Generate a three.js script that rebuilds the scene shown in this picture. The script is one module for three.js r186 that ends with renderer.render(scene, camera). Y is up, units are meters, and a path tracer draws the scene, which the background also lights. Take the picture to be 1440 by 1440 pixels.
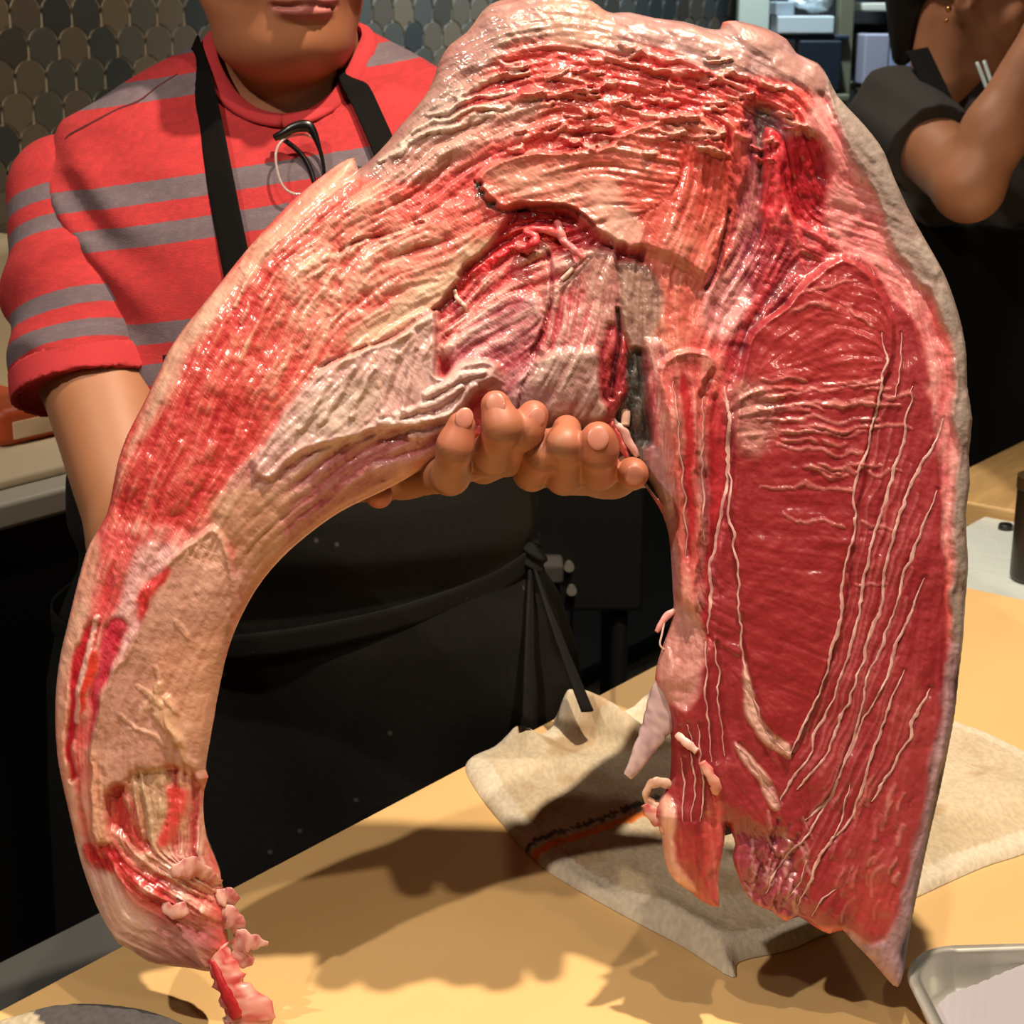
import * as THREE from 'three';
import { mergeGeometries } from 'three/addons/utils/BufferGeometryUtils.js';
import { RoundedBoxGeometry } from 'three/addons/geometries/RoundedBoxGeometry.js';

// ---------------------------------------------------------------- camera, lights, exposure
const scene = new THREE.Scene();
scene.background = new THREE.Color(0x000000);
const FOCAL = 2380, TILT = Math.atan(720 / FOCAL), CT = Math.cos(TILT), ST = Math.sin(TILT), EYE = 1.5;
const camera = new THREE.PerspectiveCamera(2 * Math.atan(720 / FOCAL) * 180 / Math.PI, 1, 0.05, 40);
camera.position.set(0, EYE, 0);
camera.rotation.set(-TILT, 0, 0);
camera.focus = 1.04; camera.userData.fStop = 22;
scene.add(camera);
const renderer = new THREE.WebGLRenderer();
renderer.toneMapping = THREE.LinearToneMapping;
renderer.toneMappingExposure = 0.84;
renderer.shadowMap.enabled = true;

// The room has its own axes: a runs along the counter, b from the guests' side (negative) into the kitchen (positive).
const PHI = Math.atan2(0.782, 0.623), AX = Math.cos(PHI), AZ = -Math.sin(PHI), BX = AZ, BZ = -AX, P0 = [-0.092, -1.246];
const room = (a, y, b) => new THREE.Vector3(P0[0] + a * AX + b * BX, y, P0[1] + a * AZ + b * BZ);
const COUNTER = 0.88, CEIL = 2.75;

function tag(o, label, category, group) { o.userData.label = label; o.userData.category = category; if (group) o.userData.group = group; return o; }
const used = new Map();
function numbered(n) { const k = used.get(n) || 0; used.set(n, k + 1); return k ? n + '_' + String(k).padStart(3, '0') : n; }
function mesh(name, g, m, parent) {
  const o = new THREE.Mesh(g, m); o.name = parent ? name : numbered(name); o.castShadow = o.receiveShadow = true; (parent || scene).add(o); return o;
}
function group(name, pos) { const o = new THREE.Group(); o.name = numbered(name); if (pos) o.position.copy(pos); scene.add(o); return o; }
function structure(o) { o.userData.kind = 'structure'; return o; }
function std(color, roughness = 0.6, more = {}) { return new THREE.MeshStandardMaterial({ color, roughness, ...more }); }
function phys(color, roughness, more = {}) { return new THREE.MeshPhysicalMaterial({ color, roughness, ...more }); }

// ceiling spot lamps: a housing, a glowing lens, and the light just under the lens
const lampMetal = std(0x1b1b1b, 0.5), lampGlow = new THREE.MeshStandardMaterial({ color: 0x221a10, emissive: 0xffe0b0, emissiveIntensity: 3 });
function spot(at, to, intensity, color, size, angle, label) {
  const g = group('ceiling_spotlight', at);
  tag(g, label, 'lamp');
  const dir = to.clone().sub(at).normalize();
  const q = new THREE.Quaternion().setFromUnitVectors(new THREE.Vector3(0, -1, 0), dir);
  const prof = [[0.001, 0.13], [0.03, 0.13], [0.045, 0.11], [0.05, 0.02], [0.046, 0.012], [0.042, 0.02], [0.04, 0.03]].map(p => new THREE.Vector2(p[0], p[1]));
  const h = mesh('housing', new THREE.LatheGeometry(prof, 24), lampMetal, g); h.quaternion.copy(q);
  const l = mesh('lens', new THREE.CylinderGeometry(0.039, 0.039, 0.006, 24).translate(0, 0.03, 0), lampGlow, g); l.quaternion.copy(q);
  mesh('stem', new THREE.CylinderGeometry(0.008, 0.008, Math.max(0.02, CEIL - at.y - 0.1), 10).translate(0, (CEIL - at.y - 0.1) / 2 + 0.1, 0), lampMetal, g);
  const s = new THREE.SpotLight(color, intensity, 0, angle, 0.5, 2);
  s.name = 'spot_beam'; s.position.copy(dir).multiplyScalar(0.03); s.castShadow = true; s.shadow.radius = size; s.shadow.mapSize.set(1024, 1024);
  s.target.name = 'spot_aim'; s.target.position.copy(to).sub(at); g.add(s); g.add(s.target);
}
const WARM = new THREE.Color(1.0, 0.82, 0.62), SOFT = new THREE.Color(1.0, 0.86, 0.71), COOL = new THREE.Color(0.72, 0.88, 1.0);
const W3 = (x, y, z) => new THREE.Vector3(x, y, z);
spot(W3(0.27, 2.6, -0.95), W3(0.2, 0.9, -1.1), 13, WARM, 1, 0.8, 'ceiling spotlight nearly above the crest of the held fish');
spot(W3(-0.93, 2.6, -0.34), W3(-0.1, 1.1, -1.05), 6.5, SOFT, 1, 0.7, 'ceiling spotlight over the guest seats on the chef sleeve side');
spot(W3(0.1, 2.6, -0.5), W3(0.15, 0.9, -1.1), 3, WARM, 1, 0.75, 'ceiling spotlight over the guest edge of the yellow board');
spot(W3(0.75, 2.6, 0.5), W3(0.2, 1.1, -1.05), 1.6, SOFT, 3, 0.6, 'ceiling spotlight far behind the guest seats');
spot(room(1.1, 2.6, 0.55), room(1.2, 0.9, 0.5), 5, SOFT, 2, 0.8, 'ceiling spotlight over the kitchen aisle by the second worker');
spot(room(2.2, 2.6, 1.0), room(2.5, 1.2, 1.7), 13, COOL, 2, 0.9, 'cool ceiling spotlight near the supply shelf');
spot(room(0.85, 2.6, 0.75), room(1.1, 1.35, 1.75), 4.5, WARM, 2, 0.9, 'warm ceiling spotlight washing the scale tiled wall');

// ---------------------------------------------------------------- tools
let seed = 7;
const rnd = () => { seed = (seed + 0x6D2B79F5) | 0; let t = Math.imul(seed ^ (seed >>> 15), 1 | seed); t = (t + Math.imul(t ^ (t >>> 7), 61 | t)) ^ t; return ((t ^ (t >>> 14)) >>> 0) / 4294967296; };
const lerp = (a, b, t) => a + (b - a) * t, clamp = (x, a = 0, b = 1) => x < a ? a : x > b ? b : x;
const smooth = (a, b, x) => { const t = clamp((x - a) / (b - a)); return t * t * (3 - 2 * t); };
const hash = (x, y, z = 0) => { let h = Math.imul(x, 374761393) + Math.imul(y, 668265263) + Math.imul(z, 1274126177) | 0; h = Math.imul(h ^ (h >>> 13), 1274126177); return ((h ^ (h >>> 16)) >>> 0) / 4294967296; };
function noise(x, y, z = 0) {
  const i = Math.floor(x), j = Math.floor(y), k = Math.floor(z); let u = x - i, v = y - j, w = z - k;
  u = u * u * (3 - 2 * u); v = v * v * (3 - 2 * v); w = w * w * (3 - 2 * w);
  const n = (a, b, c) => hash(i + a, j + b, k + c);
  const l0 = lerp(lerp(n(0, 0, 0), n(1, 0, 0), u), lerp(n(0, 1, 0), n(1, 1, 0), u), v);
  if (w === 0) return l0;
  return lerp(l0, lerp(lerp(n(0, 0, 1), n(1, 0, 1), u), lerp(n(0, 1, 1), n(1, 1, 1), u), v), w);
}
const fbm = (x, y, o = 4, s = 0) => { let a = 0.5, r = 0, t = 0; for (let i = 0; i < o; i++) { r += a * noise(x, y, s + i * 17); t += a; a *= 0.5; const q = x * 1.6 - y * 1.24; y = x * 1.24 + y * 1.6; x = q; } return r / t; };
const srgb = (h) => { const c = new THREE.Color(h); return [c.r, c.g, c.b]; };
// a point from a sighting and its depth along the camera's axis
const K = (px, py, d) => { const x = (px - 720) / FOCAL * d, u = (720 - py) / FOCAL * d; return new THREE.Vector3(x, EYE + u * CT - d * ST, -(d * CT + u * ST)); };
// a sighting carried down to a level plane
const onLevel = (px, py, y) => { const k = K(px, py, 1), t = (y - EYE) / (k.y - EYE); return new THREE.Vector3(k.x * t, y, k.z * t); };
const toRoom = (v) => { const dx = v.x - P0[0], dz = v.z - P0[1]; return [dx * AX + dz * AZ, dx * BX + dz * BZ]; };

function catmull(p, sub, closed) {
  const out = [], n = p.length, at = (i) => closed ? p[(i + n) % n] : p[clamp(i, 0, n - 1)];
  for (let i = 0; i < (closed ? n : n - 1); i++) for (let s = 0; s < sub; s++) {
    const t = s / sub, a = at(i - 1), b = at(i), c = at(i + 1), d = at(i + 2);
    out.push(b.map((_, k) => 0.5 * (2 * b[k] + (c[k] - a[k]) * t + (2 * a[k] - 5 * b[k] + 4 * c[k] - d[k]) * t * t + (3 * b[k] - a[k] - 3 * c[k] + d[k]) * t * t * t)));
  }
  if (!closed) out.push(p[n - 1]);
  return out;
}
// signed distance to a closed polygon, positive inside
function inPoly(P, x, y) {
  let d = 1e18, s = false; const n = P.length;
  for (let i = 0, j = n - 1; i < n; j = i++) {
    const ax = P[j][0], ay = P[j][1], ex = P[i][0] - ax, ey = P[i][1] - ay, wx = x - ax, wy = y - ay;
    const t = clamp((wx * ex + wy * ey) / (ex * ex + ey * ey + 1e-9)), qx = wx - ex * t, qy = wy - ey * t, q = qx * qx + qy * qy;
    if (q < d) d = q;
    if ((P[i][1] > y) !== (ay > y) && x < (P[j][0] - P[i][0]) * (y - P[i][1]) / (ay - P[i][1]) + P[i][0]) s = !s;
  }
  d = Math.sqrt(d); return s ? d : -d;
}
const pairs = (...n) => { const o = []; for (let i = 0; i < n.length; i += 2) o.push([n[i], n[i + 1]]); return o; };

// a swept band: points [x, y, z, half width, half thickness]; side gives the direction of its width
function sweep(pts, side, { seg = 10, sub = 5, paint = null, round = 2, twist = 0 } = {}) {
  const c = catmull(pts, sub, false), pos = [], col = [], idx = [], uv = [], V = (p) => new THREE.Vector3(p[0], p[1], p[2]);
  c.forEach((p, i) => {
    const t = V(c[Math.min(i + 1, c.length - 1)]).sub(V(c[Math.max(i - 1, 0)])).normalize();
    const n0 = typeof side === 'function' ? side(V(p), i / (c.length - 1), t) : side;
    const w = new THREE.Vector3().crossVectors(n0, t).normalize(), n = new THREE.Vector3().crossVectors(t, w).normalize();
    if (twist) { const q = new THREE.Quaternion().setFromAxisAngle(t, twist * i / c.length); w.applyQuaternion(q); n.applyQuaternion(q); }
    for (let k = 0; k <= seg; k++) {
      const a = k / seg * Math.PI * 2, cx = Math.cos(a), sy = Math.sin(a), e = 2 / round;
      const u = Math.sign(cx) * Math.abs(cx) ** e * Math.max(p[3], 1e-5), v = Math.sign(sy) * Math.abs(sy) ** e * Math.max(p[4], 1e-5);
      pos.push(p[0] + w.x * u + n.x * v, p[1] + w.y * u + n.y * v, p[2] + w.z * u + n.z * v); uv.push(k / seg, i / (c.length - 1));
      if (paint) col.push(...paint(pos.at(-3), pos.at(-2), pos.at(-1), i / (c.length - 1), cx));
    }
  });
  const r = seg + 1;
  for (let i = 0; i < c.length - 1; i++) for (let k = 0; k < seg; k++) { const q = i * r + k; idx.push(q, q + 1, q + r, q + 1, q + r + 1, q + r); }
  for (const [i, f] of [[0, 1], [c.length - 1, 0]]) {
    const p = c[i], b = pos.length / 3; pos.push(p[0], p[1], p[2]); uv.push(0.5, i ? 1 : 0); if (paint) col.push(...paint(p[0], p[1], p[2], i ? 1 : 0, 0));
    for (let k = 0; k < seg; k++) { const q = i * r + k; f ? idx.push(b, q + 1, q) : idx.push(b, q, q + 1); }
  }
  const g = new THREE.BufferGeometry();
  g.setAttribute('position', new THREE.Float32BufferAttribute(pos, 3)); g.setAttribute('uv', new THREE.Float32BufferAttribute(uv, 2));
  if (paint) g.setAttribute('color', new THREE.Float32BufferAttribute(col, 3));
  g.setIndex(idx); g.computeVertexNormals(); return g;
}

// surface nets: the skin of a distance field
function skin(lo, hi, cell, f, paint, uvOf) {
  const n = [0, 1, 2].map(i => Math.ceil((hi[i] - lo[i]) / cell) + 1), [nx, ny, nz] = n, F = new Float32Array(nx * ny * nz), id = new Int32Array(nx * ny * nz).fill(-1);
  for (let k = 0, q = 0; k < nz; k++) for (let j = 0; j < ny; j++) for (let i = 0; i < nx; i++) F[q++] = f(lo[0] + i * cell, lo[1] + j * cell, lo[2] + k * cell);
  const pos = [], nor = [], col = [], uv = [], idx = [], at = (i, j, k) => i + nx * (j + ny * k);
  const C = [0, 1, nx, nx + 1, nx * ny, nx * ny + 1, nx * ny + nx, nx * ny + nx + 1], E = [[0, 1], [2, 3], [4, 5], [6, 7], [0, 2], [1, 3], [4, 6], [5, 7], [0, 4], [1, 5], [2, 6], [3, 7]];
  for (let k = 0; k < nz - 1; k++) for (let j = 0; j < ny - 1; j++) for (let i = 0; i < nx - 1; i++) {
    const b = at(i, j, k); let m = 0; for (let c = 0; c < 8; c++) if (F[b + C[c]] < 0) m |= 1 << c;
    if (m === 0 || m === 255) continue;
    let x = 0, y = 0, z = 0, s = 0;
    for (const [p, q] of E) {
      const fp = F[b + C[p]], fq = F[b + C[q]]; if ((fp < 0) === (fq < 0)) continue;
      const t = fp / (fp - fq); x += lerp(p & 1, q & 1, t); y += lerp(p >> 1 & 1, q >> 1 & 1, t); z += lerp(p >> 2, q >> 2, t); s++;
    }
    x = lo[0] + (i + x / s) * cell; y = lo[1] + (j + y / s) * cell; z = lo[2] + (k + z / s) * cell;
    id[b] = pos.length / 3; pos.push(x, y, z);
    const e = cell * 0.4; let gx = f(x + e, y, z) - f(x - e, y, z), gy = f(x, y + e, z) - f(x, y - e, z), gz = f(x, y, z + e) - f(x, y, z - e); const l = Math.hypot(gx, gy, gz) || 1;
    nor.push(gx / l, gy / l, gz / l);
    if (paint) col.push(...paint(x, y, z, gx / l, gy / l, gz / l));
    if (uvOf) uv.push(...uvOf(x, y, z));
  }
  const quad = (a, b, c, d, flip) => { if (a < 0 || b < 0 || c < 0 || d < 0) return; flip ? idx.push(a, c, b, a, d, c) : idx.push(a, b, c, a, c, d); };
  for (let k = 1; k < nz - 1; k++) for (let j = 1; j < ny - 1; j++) for (let i = 1; i < nx - 1; i++) {
    const b = at(i, j, k), s = F[b] < 0;
    if (s !== F[b + 1] < 0) quad(id[b], id[b - nx], id[b - nx - nx * ny], id[b - nx * ny], s === false);
    if (s !== F[b + nx] < 0) quad(id[b], id[b - nx * ny], id[b - 1 - nx * ny], id[b - 1], s === false);
    if (s !== F[b + nx * ny] < 0) quad(id[b], id[b - 1], id[b - 1 - nx], id[b - nx], s === false);
  }
  const g = new THREE.BufferGeometry();
  g.setAttribute('position', new THREE.Float32BufferAttribute(pos, 3)); g.setAttribute('normal', new THREE.Float32BufferAttribute(nor, 3));
  if (paint) g.setAttribute('color', new THREE.Float32BufferAttribute(col, 3));
  if (uvOf) g.setAttribute('uv', new THREE.Float32BufferAttribute(uv, 2));
  g.setIndex(idx); return g;
}
const smin = (a, b, k) => { const h = Math.max(k - Math.abs(a - b), 0) / k; return Math.min(a, b) - h * h * k * 0.25; };
const smax = (a, b, k) => -smin(-a, -b, k);
// tapered capsule from a to b
function cap(x, y, z, a, b, ra, rb) {
  const ex = b[0] - a[0], ey = b[1] - a[1], ez = b[2] - a[2], wx = x - a[0], wy = y - a[1], wz = z - a[2];
  const t = clamp((wx * ex + wy * ey + wz * ez) / (ex * ex + ey * ey + ez * ez + 1e-12));
  return Math.hypot(wx - ex * t, wy - ey * t, wz - ez * t) - lerp(ra, rb, t);
}
const ell = (x, y, z, cx, cy, cz, a, b, c) => { const u = (x - cx) / a, v = (y - cy) / b, w = (z - cz) / c, r = Math.hypot(u, v, w), g = Math.hypot(u / a, v / b, w / c); return r * (r - 1) / (g + 1e-6); };

// a sheet cut to an outline: step-wide cells, edge cells pulled onto the outline; top(x, y, d) and bottom(x, y, d) give both faces
function sheet(P, step, top, bottom, paint) {
  const xs = P.map(p => p[0]), ys = P.map(p => p[1]), x0 = Math.min(...xs) - step, y0 = Math.min(...ys) - step, nx = Math.ceil((Math.max(...xs) - x0) / step) + 2, ny = Math.ceil((Math.max(...ys) - y0) / step) + 2;
  const D = new Float32Array(nx * ny); for (let j = 0; j < ny; j++) for (let i = 0; i < nx; i++) D[j * nx + i] = inPoly(P, x0 + i * step, y0 + j * step);
  const id = new Int32Array(nx * ny).fill(-1), V = [], idx = [], cell = [];
  const vert = (q, i, j) => {
    if (id[q] >= 0) return id[q];
    let x = x0 + i * step, y = y0 + j * step, d = D[q];
    if (d < 0) { for (let r = 0; r < 2; r++) { const e = step * 0.3, gx = inPoly(P, x + e, y) - inPoly(P, x - e, y), gy = inPoly(P, x, y + e) - inPoly(P, x, y - e), l = Math.hypot(gx, gy) || 1; x -= d * gx / l; y -= d * gy / l; d = inPoly(P, x, y); } d = 0; }
    V.push([x, y, d]); return id[q] = V.length - 1;
  };
  for (let j = 0; j < ny - 1; j++) for (let i = 0; i < nx - 1; i++) {
    const q = j * nx + i; if (Math.max(D[q], D[q + 1], D[q + nx], D[q + nx + 1]) <= 0) continue;
    cell.push([vert(q, i, j), vert(q + 1, i + 1, j), vert(q + nx + 1, i + 1, j + 1), vert(q + nx, i, j + 1)]);
  }
  const n = V.length, pos = new Float32Array(n * 6), col = paint ? new Float32Array(n * 6) : null, uv = new Float32Array(n * 4);
  V.forEach(([x, y, d], i) => {
    pos.set([x, y, top(x, y, d)], i * 3); pos.set([x, y, bottom(x, y, d)], (n + i) * 3); uv.set([x, y], i * 2); uv.set([x, y], (n + i) * 2);
    if (paint) { const c = paint(x, y, d); col.set(c, i * 3); col.set(c, (n + i) * 3); }
  });
  for (const [a, b, c, d] of cell) { idx.push(a, b, c, a, c, d); idx.push(n + a, n + c, n + b, n + a, n + d, n + c); }
  const g = new THREE.BufferGeometry(); g.setAttribute('position', new THREE.BufferAttribute(pos, 3)); g.setAttribute('uv', new THREE.BufferAttribute(uv, 2));
  if (paint) g.setAttribute('color', new THREE.BufferAttribute(col, 3)); g.setIndex(idx); g.computeVertexNormals(); return g;
}
function texture(w, h, f, srgbMap = true) {
  const d = new Uint8Array(w * h * 4);
  for (let j = 0; j < h; j++) for (let i = 0; i < w; i++) { const c = f(i / w, j / h, i, j); const o = (j * w + i) * 4; d[o] = c[0]; d[o + 1] = c[1]; d[o + 2] = c[2]; d[o + 3] = 255; }
  const t = new THREE.DataTexture(d, w, h); t.wrapS = t.wrapT = THREE.RepeatWrapping; t.magFilter = THREE.LinearFilter; t.minFilter = THREE.LinearFilter; if (srgbMap) t.colorSpace = THREE.SRGBColorSpace; t.needsUpdate = true; return t;
}
const grey = (v) => { v = clamp(v, 0, 1) * 255; return [v, v, v]; };
// tiling value noise for textures
const tn = (u, v, n, s) => { const x = u * n, y = v * n, i = Math.floor(x), j = Math.floor(y), a = x - i, b = y - j, w = (p, q) => hash(((p % n) + n) % n, ((q % n) + n) % n, s), e = a * a * (3 - 2 * a), f = b * b * (3 - 2 * b); return lerp(lerp(w(i, j), w(i + 1, j), e), lerp(w(i, j + 1), w(i + 1, j + 1), e), f); };
const tfbm = (u, v, n, s, o = 4) => { let r = 0, a = 0.5, t = 0; for (let i = 0; i < o; i++) { r += a * tn(u, v, n << i, s + i); t += a; a *= 0.55; } return r / t; };

// ---------------------------------------------------------------- the room
const turned = (g, a, y, b) => { g.rotateY(PHI); const p = room(a, y, b); return g.translate(p.x, p.y, p.z); };
const boxAt = (a0, a1, y0, y1, b0, b1) => turned(new THREE.BoxGeometry(a1 - a0, y1 - y0, b1 - b0), (a0 + a1) / 2, (y0 + y1) / 2, (b0 + b1) / 2);
const soften = (a0, a1, y0, y1, b0, b1, r = 0.006) => turned(new RoundedBoxGeometry(a1 - a0, y1 - y0, b1 - b0, 2, r), (a0 + a1) / 2, (y0 + y1) / 2, (b0 + b1) / 2);
const WALL_B = 1.75;
const floorTex = texture(256, 256, (u, v) => { const n = 120 + 50 * (tfbm(u, v, 6, 2) - 0.5) + 40 * (hash(u * 256 | 0, v * 256 | 0, 5) - 0.5); return [n, n * 0.98, n * 0.95]; }); floorTex.repeat.set(8, 8);
structure(mesh('floor', boxAt(-5, 7, -0.1, 0, -4.5, 1.95), new THREE.MeshStandardMaterial({ color: 0xb0aaa0, map: floorTex, roughness: 0.7 })));
structure(mesh('ceiling', boxAt(-5, 7, CEIL, CEIL + 0.1, -4.5, 1.95), std(0x4a443c, 0.9)));
structure(mesh('wall_guest_side', boxAt(-5, 7, 0, CEIL, -4.6, -4.5), std(0x5c4a3a, 0.8)));
structure(mesh('wall_left', boxAt(-5.1, -5, 0, CEIL, -4.6, 1.95), std(0x4a4038, 0.8)));
structure(mesh('wall_right', boxAt(7, 7.1, 0, CEIL, -4.6, 1.95), std(0x3c3a38, 0.8)));
// kitchen wall: grout bed with scale tiles set one by one
const wall = structure(mesh('wall_back', boxAt(-5, 7, 0, CEIL, WALL_B + 0.008, WALL_B + 0.2), std(0xd2c7b0, 0.9)));
{
  const TH = 0.0555, TW = 0.066, R = TW / 2 - 0.0027, shape = (() => {
    const s = new THREE.Shape(), y1 = -TH + R * 0.98, g = 0.0045;
    s.moveTo(-R, y1 + g); s.lineTo(-R, 0); s.absarc(0, 0, R, Math.PI, 0, true); s.lineTo(R, y1 + g);
    s.absarc(TW / 2, -TH, TW / 2 + g * 0.4, Math.PI / 2 + 0.12, Math.PI - 0.12, false); s.lineTo(0, -TH - 0.004 + g);
    s.absarc(-TW / 2, -TH, TW / 2 + g * 0.4, 0.12, Math.PI / 2 - 0.12, false); s.closePath(); return s;
  })();
  const geo = new THREE.ExtrudeGeometry(shape, { depth: 0.0022, bevelEnabled: true, bevelSize: 0.0006, bevelThickness: 0.0008, bevelSegments: 1, curveSegments: 5 });
  const mats = ['#4a463f', '#5b5348', '#6a5f50', '#52534d', '#434644', '#645b4e', '#5b5850', '#3d403f', '#6f6352'].map((c, i) => std(c, 0.38 + 0.04 * (i % 3)));
  const put = (a, y) => { const t = mesh('tile', geo, mats[Math.floor(hash(Math.round(a * 1000), Math.round(y * 1000), 8) * mats.length)], wall); t.position.copy(room(a, y, WALL_B + 0.0075)); t.rotation.y = PHI; };
  const y0 = 1.478, taken = new Set(); let n = 0;
  for (let r = -2; r < 9; r++) for (let c = -12; c < 62; c++) {
    const a = 0.0 + (c + (r & 1) * 0.5) * TW - 0.012, y = y0 - r * TH, p = room(a, y, WALL_B), d = -p.z * CT - (p.y - EYE) * ST, px = 720 + p.x / d * FOCAL, py = 720 - ((p.y - EYE) * CT - p.z * ST) / d * FOCAL;
    if (py < -60 || py > 420 || px < -70 || px > 1080) continue;
    if (px < 330 ? py > 400 : py > 150 || (px > 330 && px < 450) || (px > 660 && px < 820)) continue;
    if (n++ < 298) { put(a, y); taken.add(r + ',' + c); }
  }
  const spots = []; for (let r = -22; r < 22; r++) for (let c = -30; c < 74; c++) { const y = y0 - r * TH, a = (c + (r & 1) * 0.5) * TW - 0.012; if (!taken.has(r + ',' + c) && y > 0.9 && y < CEIL - 0.04) spots.push([a, y, r, c]); }
  const field = new THREE.InstancedMesh(geo, new THREE.MeshStandardMaterial({ color: 0xffffff, roughness: 0.42 }), spots.length), mx = new THREE.Matrix4(), qt = new THREE.Quaternion().setFromAxisAngle(new THREE.Vector3(0, 1, 0), PHI), one = new THREE.Vector3(1, 1, 1);
  spots.forEach(([a, y], i) => { field.setMatrixAt(i, mx.compose(room(a, y, WALL_B + 0.0075), qt, one)); field.setColorAt(i, mats[Math.floor(hash(Math.round(a * 1000), Math.round(y * 1000), 8) * mats.length)].color); });
  field.name = 'far_tiles'; field.castShadow = field.receiveShadow = true; field.userData.kind = 'stuff'; wall.add(field);
}
// dark back counter and cabinets along the kitchen wall
const blackLam = std(0x0b0a0a, 0.55), navy = std(0x141b26, 0.5), steelDark = new THREE.MeshStandardMaterial({ color: 0x8c8f90, metalness: 0.9, roughness: 0.38 });
{
  const g = group('back_counter', room(0.4, 0, 1.4)); tag(g, 'black base cabinets under the scale tiled wall behind the chef', 'cabinet');
  const add = (n, geo, m) => { geo.translate(-g.position.x, 0, -g.position.z); return mesh(n, geo, m, g); };
  add('carcass', boxAt(-1.6, 2.4, 0.08, 0.84, 1.2, 1.72), blackLam);
  add('plinth', boxAt(-1.58, 2.38, 0, 0.08, 1.26, 1.7), blackLam);
  add('worktop', soften(-1.62, 2.42, 0.84, 0.87, 1.16, 1.745), std(0xb9b2a4, 0.5));
  for (let i = 0; i < 7; i++) { const a = -1.58 + i * 0.57; const d = add('door', soften(a, a + 0.555, 0.1, 0.82, 1.175, 1.198), i === 5 ? navy : blackLam); const h = new THREE.CylinderGeometry(0.011, 0.011, 0.03, 12).rotateX(Math.PI / 2); turned(h, a + 0.5, 0.62, 1.165).translate(-g.position.x, 0, -g.position.z); mesh('knob', h, steelDark, d); }
}
// the guest counter
const woodTex = texture(512, 256, (u, v) => { const g = tfbm(u * 0.5, v * 3, 5, 4, 5), f = tfbm(u, v * 8 % 1, 16, 9, 3), k = 0.86 + 0.22 * (g - 0.5) + 0.12 * (f - 0.5); return [226 * k, 184 * k, 122 * k]; });
woodTex.repeat.set(2.2, 2.2);
const boardTex = texture(256, 256, (u, v) => { const k = 0.97 + 0.09 * (tfbm(u, v, 4, 6, 5) - 0.5); return [236 * k, 196 * k, 134 * k]; }); boardTex.repeat.set(1.5, 1.5);
const boardMat = new THREE.MeshStandardMaterial({ map: boardTex, roughness: 0.42 }), woodMat = new THREE.MeshStandardMaterial({ map: woodTex, roughness: 0.45 });
{
  const o = group('counter', room(0, 0, -0.4)); tag(o, 'long counter with a dark body below the yellow board and towels', 'counter');
  const add = (n, geo, m) => { geo.translate(-o.position.x, 0, -o.position.z); return mesh(n, geo, m, o); };
  add('body', boxAt(-2.2, 2.6, 0, 0.8, -0.85, -0.03), blackLam);
  add('worktop', soften(-2.2, 0.772, 0.8, 0.842, -0.95, -0.002), std(0x2a2623, 0.6));
  add('worktop', soften(0.772, 2.6, 0.8, 0.836, -0.95, 0.03), std(0x2a2019, 0.6)).userData.label = 'dark worktop around the steel inset';
  add('lower_ledge', soften(-2.2, -0.17, 0.76, 0.80, -0.03, 0.165), std(0x4a4b4a, 0.5)).userData.label = 'dark grey ledge behind the counter edge';
  const b = mesh('cutting_board', soften(-2.1, 0.776, 0.842, COUNTER, -0.86, 0, 0.004), boardMat); tag(b, 'wide smooth yellow cutting board under the towels and fish', 'cutting board');
  const w = mesh('wooden_board', soften(1.088, 2.2, 0.845, COUNTER, -0.75, 0.068, 0.004), woodMat); tag(w, 'golden wooden board beyond the steel inset of the counter', 'board');
  const s = mesh('steel_inset', soften(0.79, 1.08, 0.836, 0.868, -0.7, -0.03, 0.003), new THREE.MeshStandardMaterial({ color: 0xe2eeec, metalness: 0.25, roughness: 0.4, roughnessMap: texture(256, 256, (u, v) => grey(0.5 + 0.9 * (tfbm(u, v, 6, 3, 5) - 0.4)), false), bumpMap: texture(256, 256, (u, v) => grey(tfbm(u, v, 5, 8, 4)), false), bumpScale: 0.002 }));
  tag(s, 'brushed steel inset between the two boards of the counter', 'metal plate');
}
// the steel block standing on the inset, and a small black clip beside it
{
  const p = onLevel(1456, 815, 0.868), prof = [[0.001, 0.11], [0.026, 0.11], [0.029, 0.105], [0.029, 0.006], [0.026, 0], [0.001, 0]].map(q => new THREE.Vector2(...q));
  const o = group('canister', p); tag(o, 'dark brown canister cut off by the frame on the steel inset', 'canister');
  mesh('body', new THREE.LatheGeometry(prof, 28), std(0x241a10, 0.35), o); mesh('lid', new THREE.CylinderGeometry(0.03, 0.03, 0.014, 28).translate(0, 0.115, 0), std(0x3a2c18, 0.4), o);
  const c = onLevel(1414, 744, 0.868), k = mesh('bottle_cap', new THREE.LatheGeometry([[0.001, 0.007], [0.008, 0.007], [0.009, 0.005], [0.0095, 0], [0.001, 0]].map(q => new THREE.Vector2(...q)), 18), std(0x101010, 0.4)); k.position.copy(c); tag(k, 'tiny black cap lying on the steel inset', 'cap');
}
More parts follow.
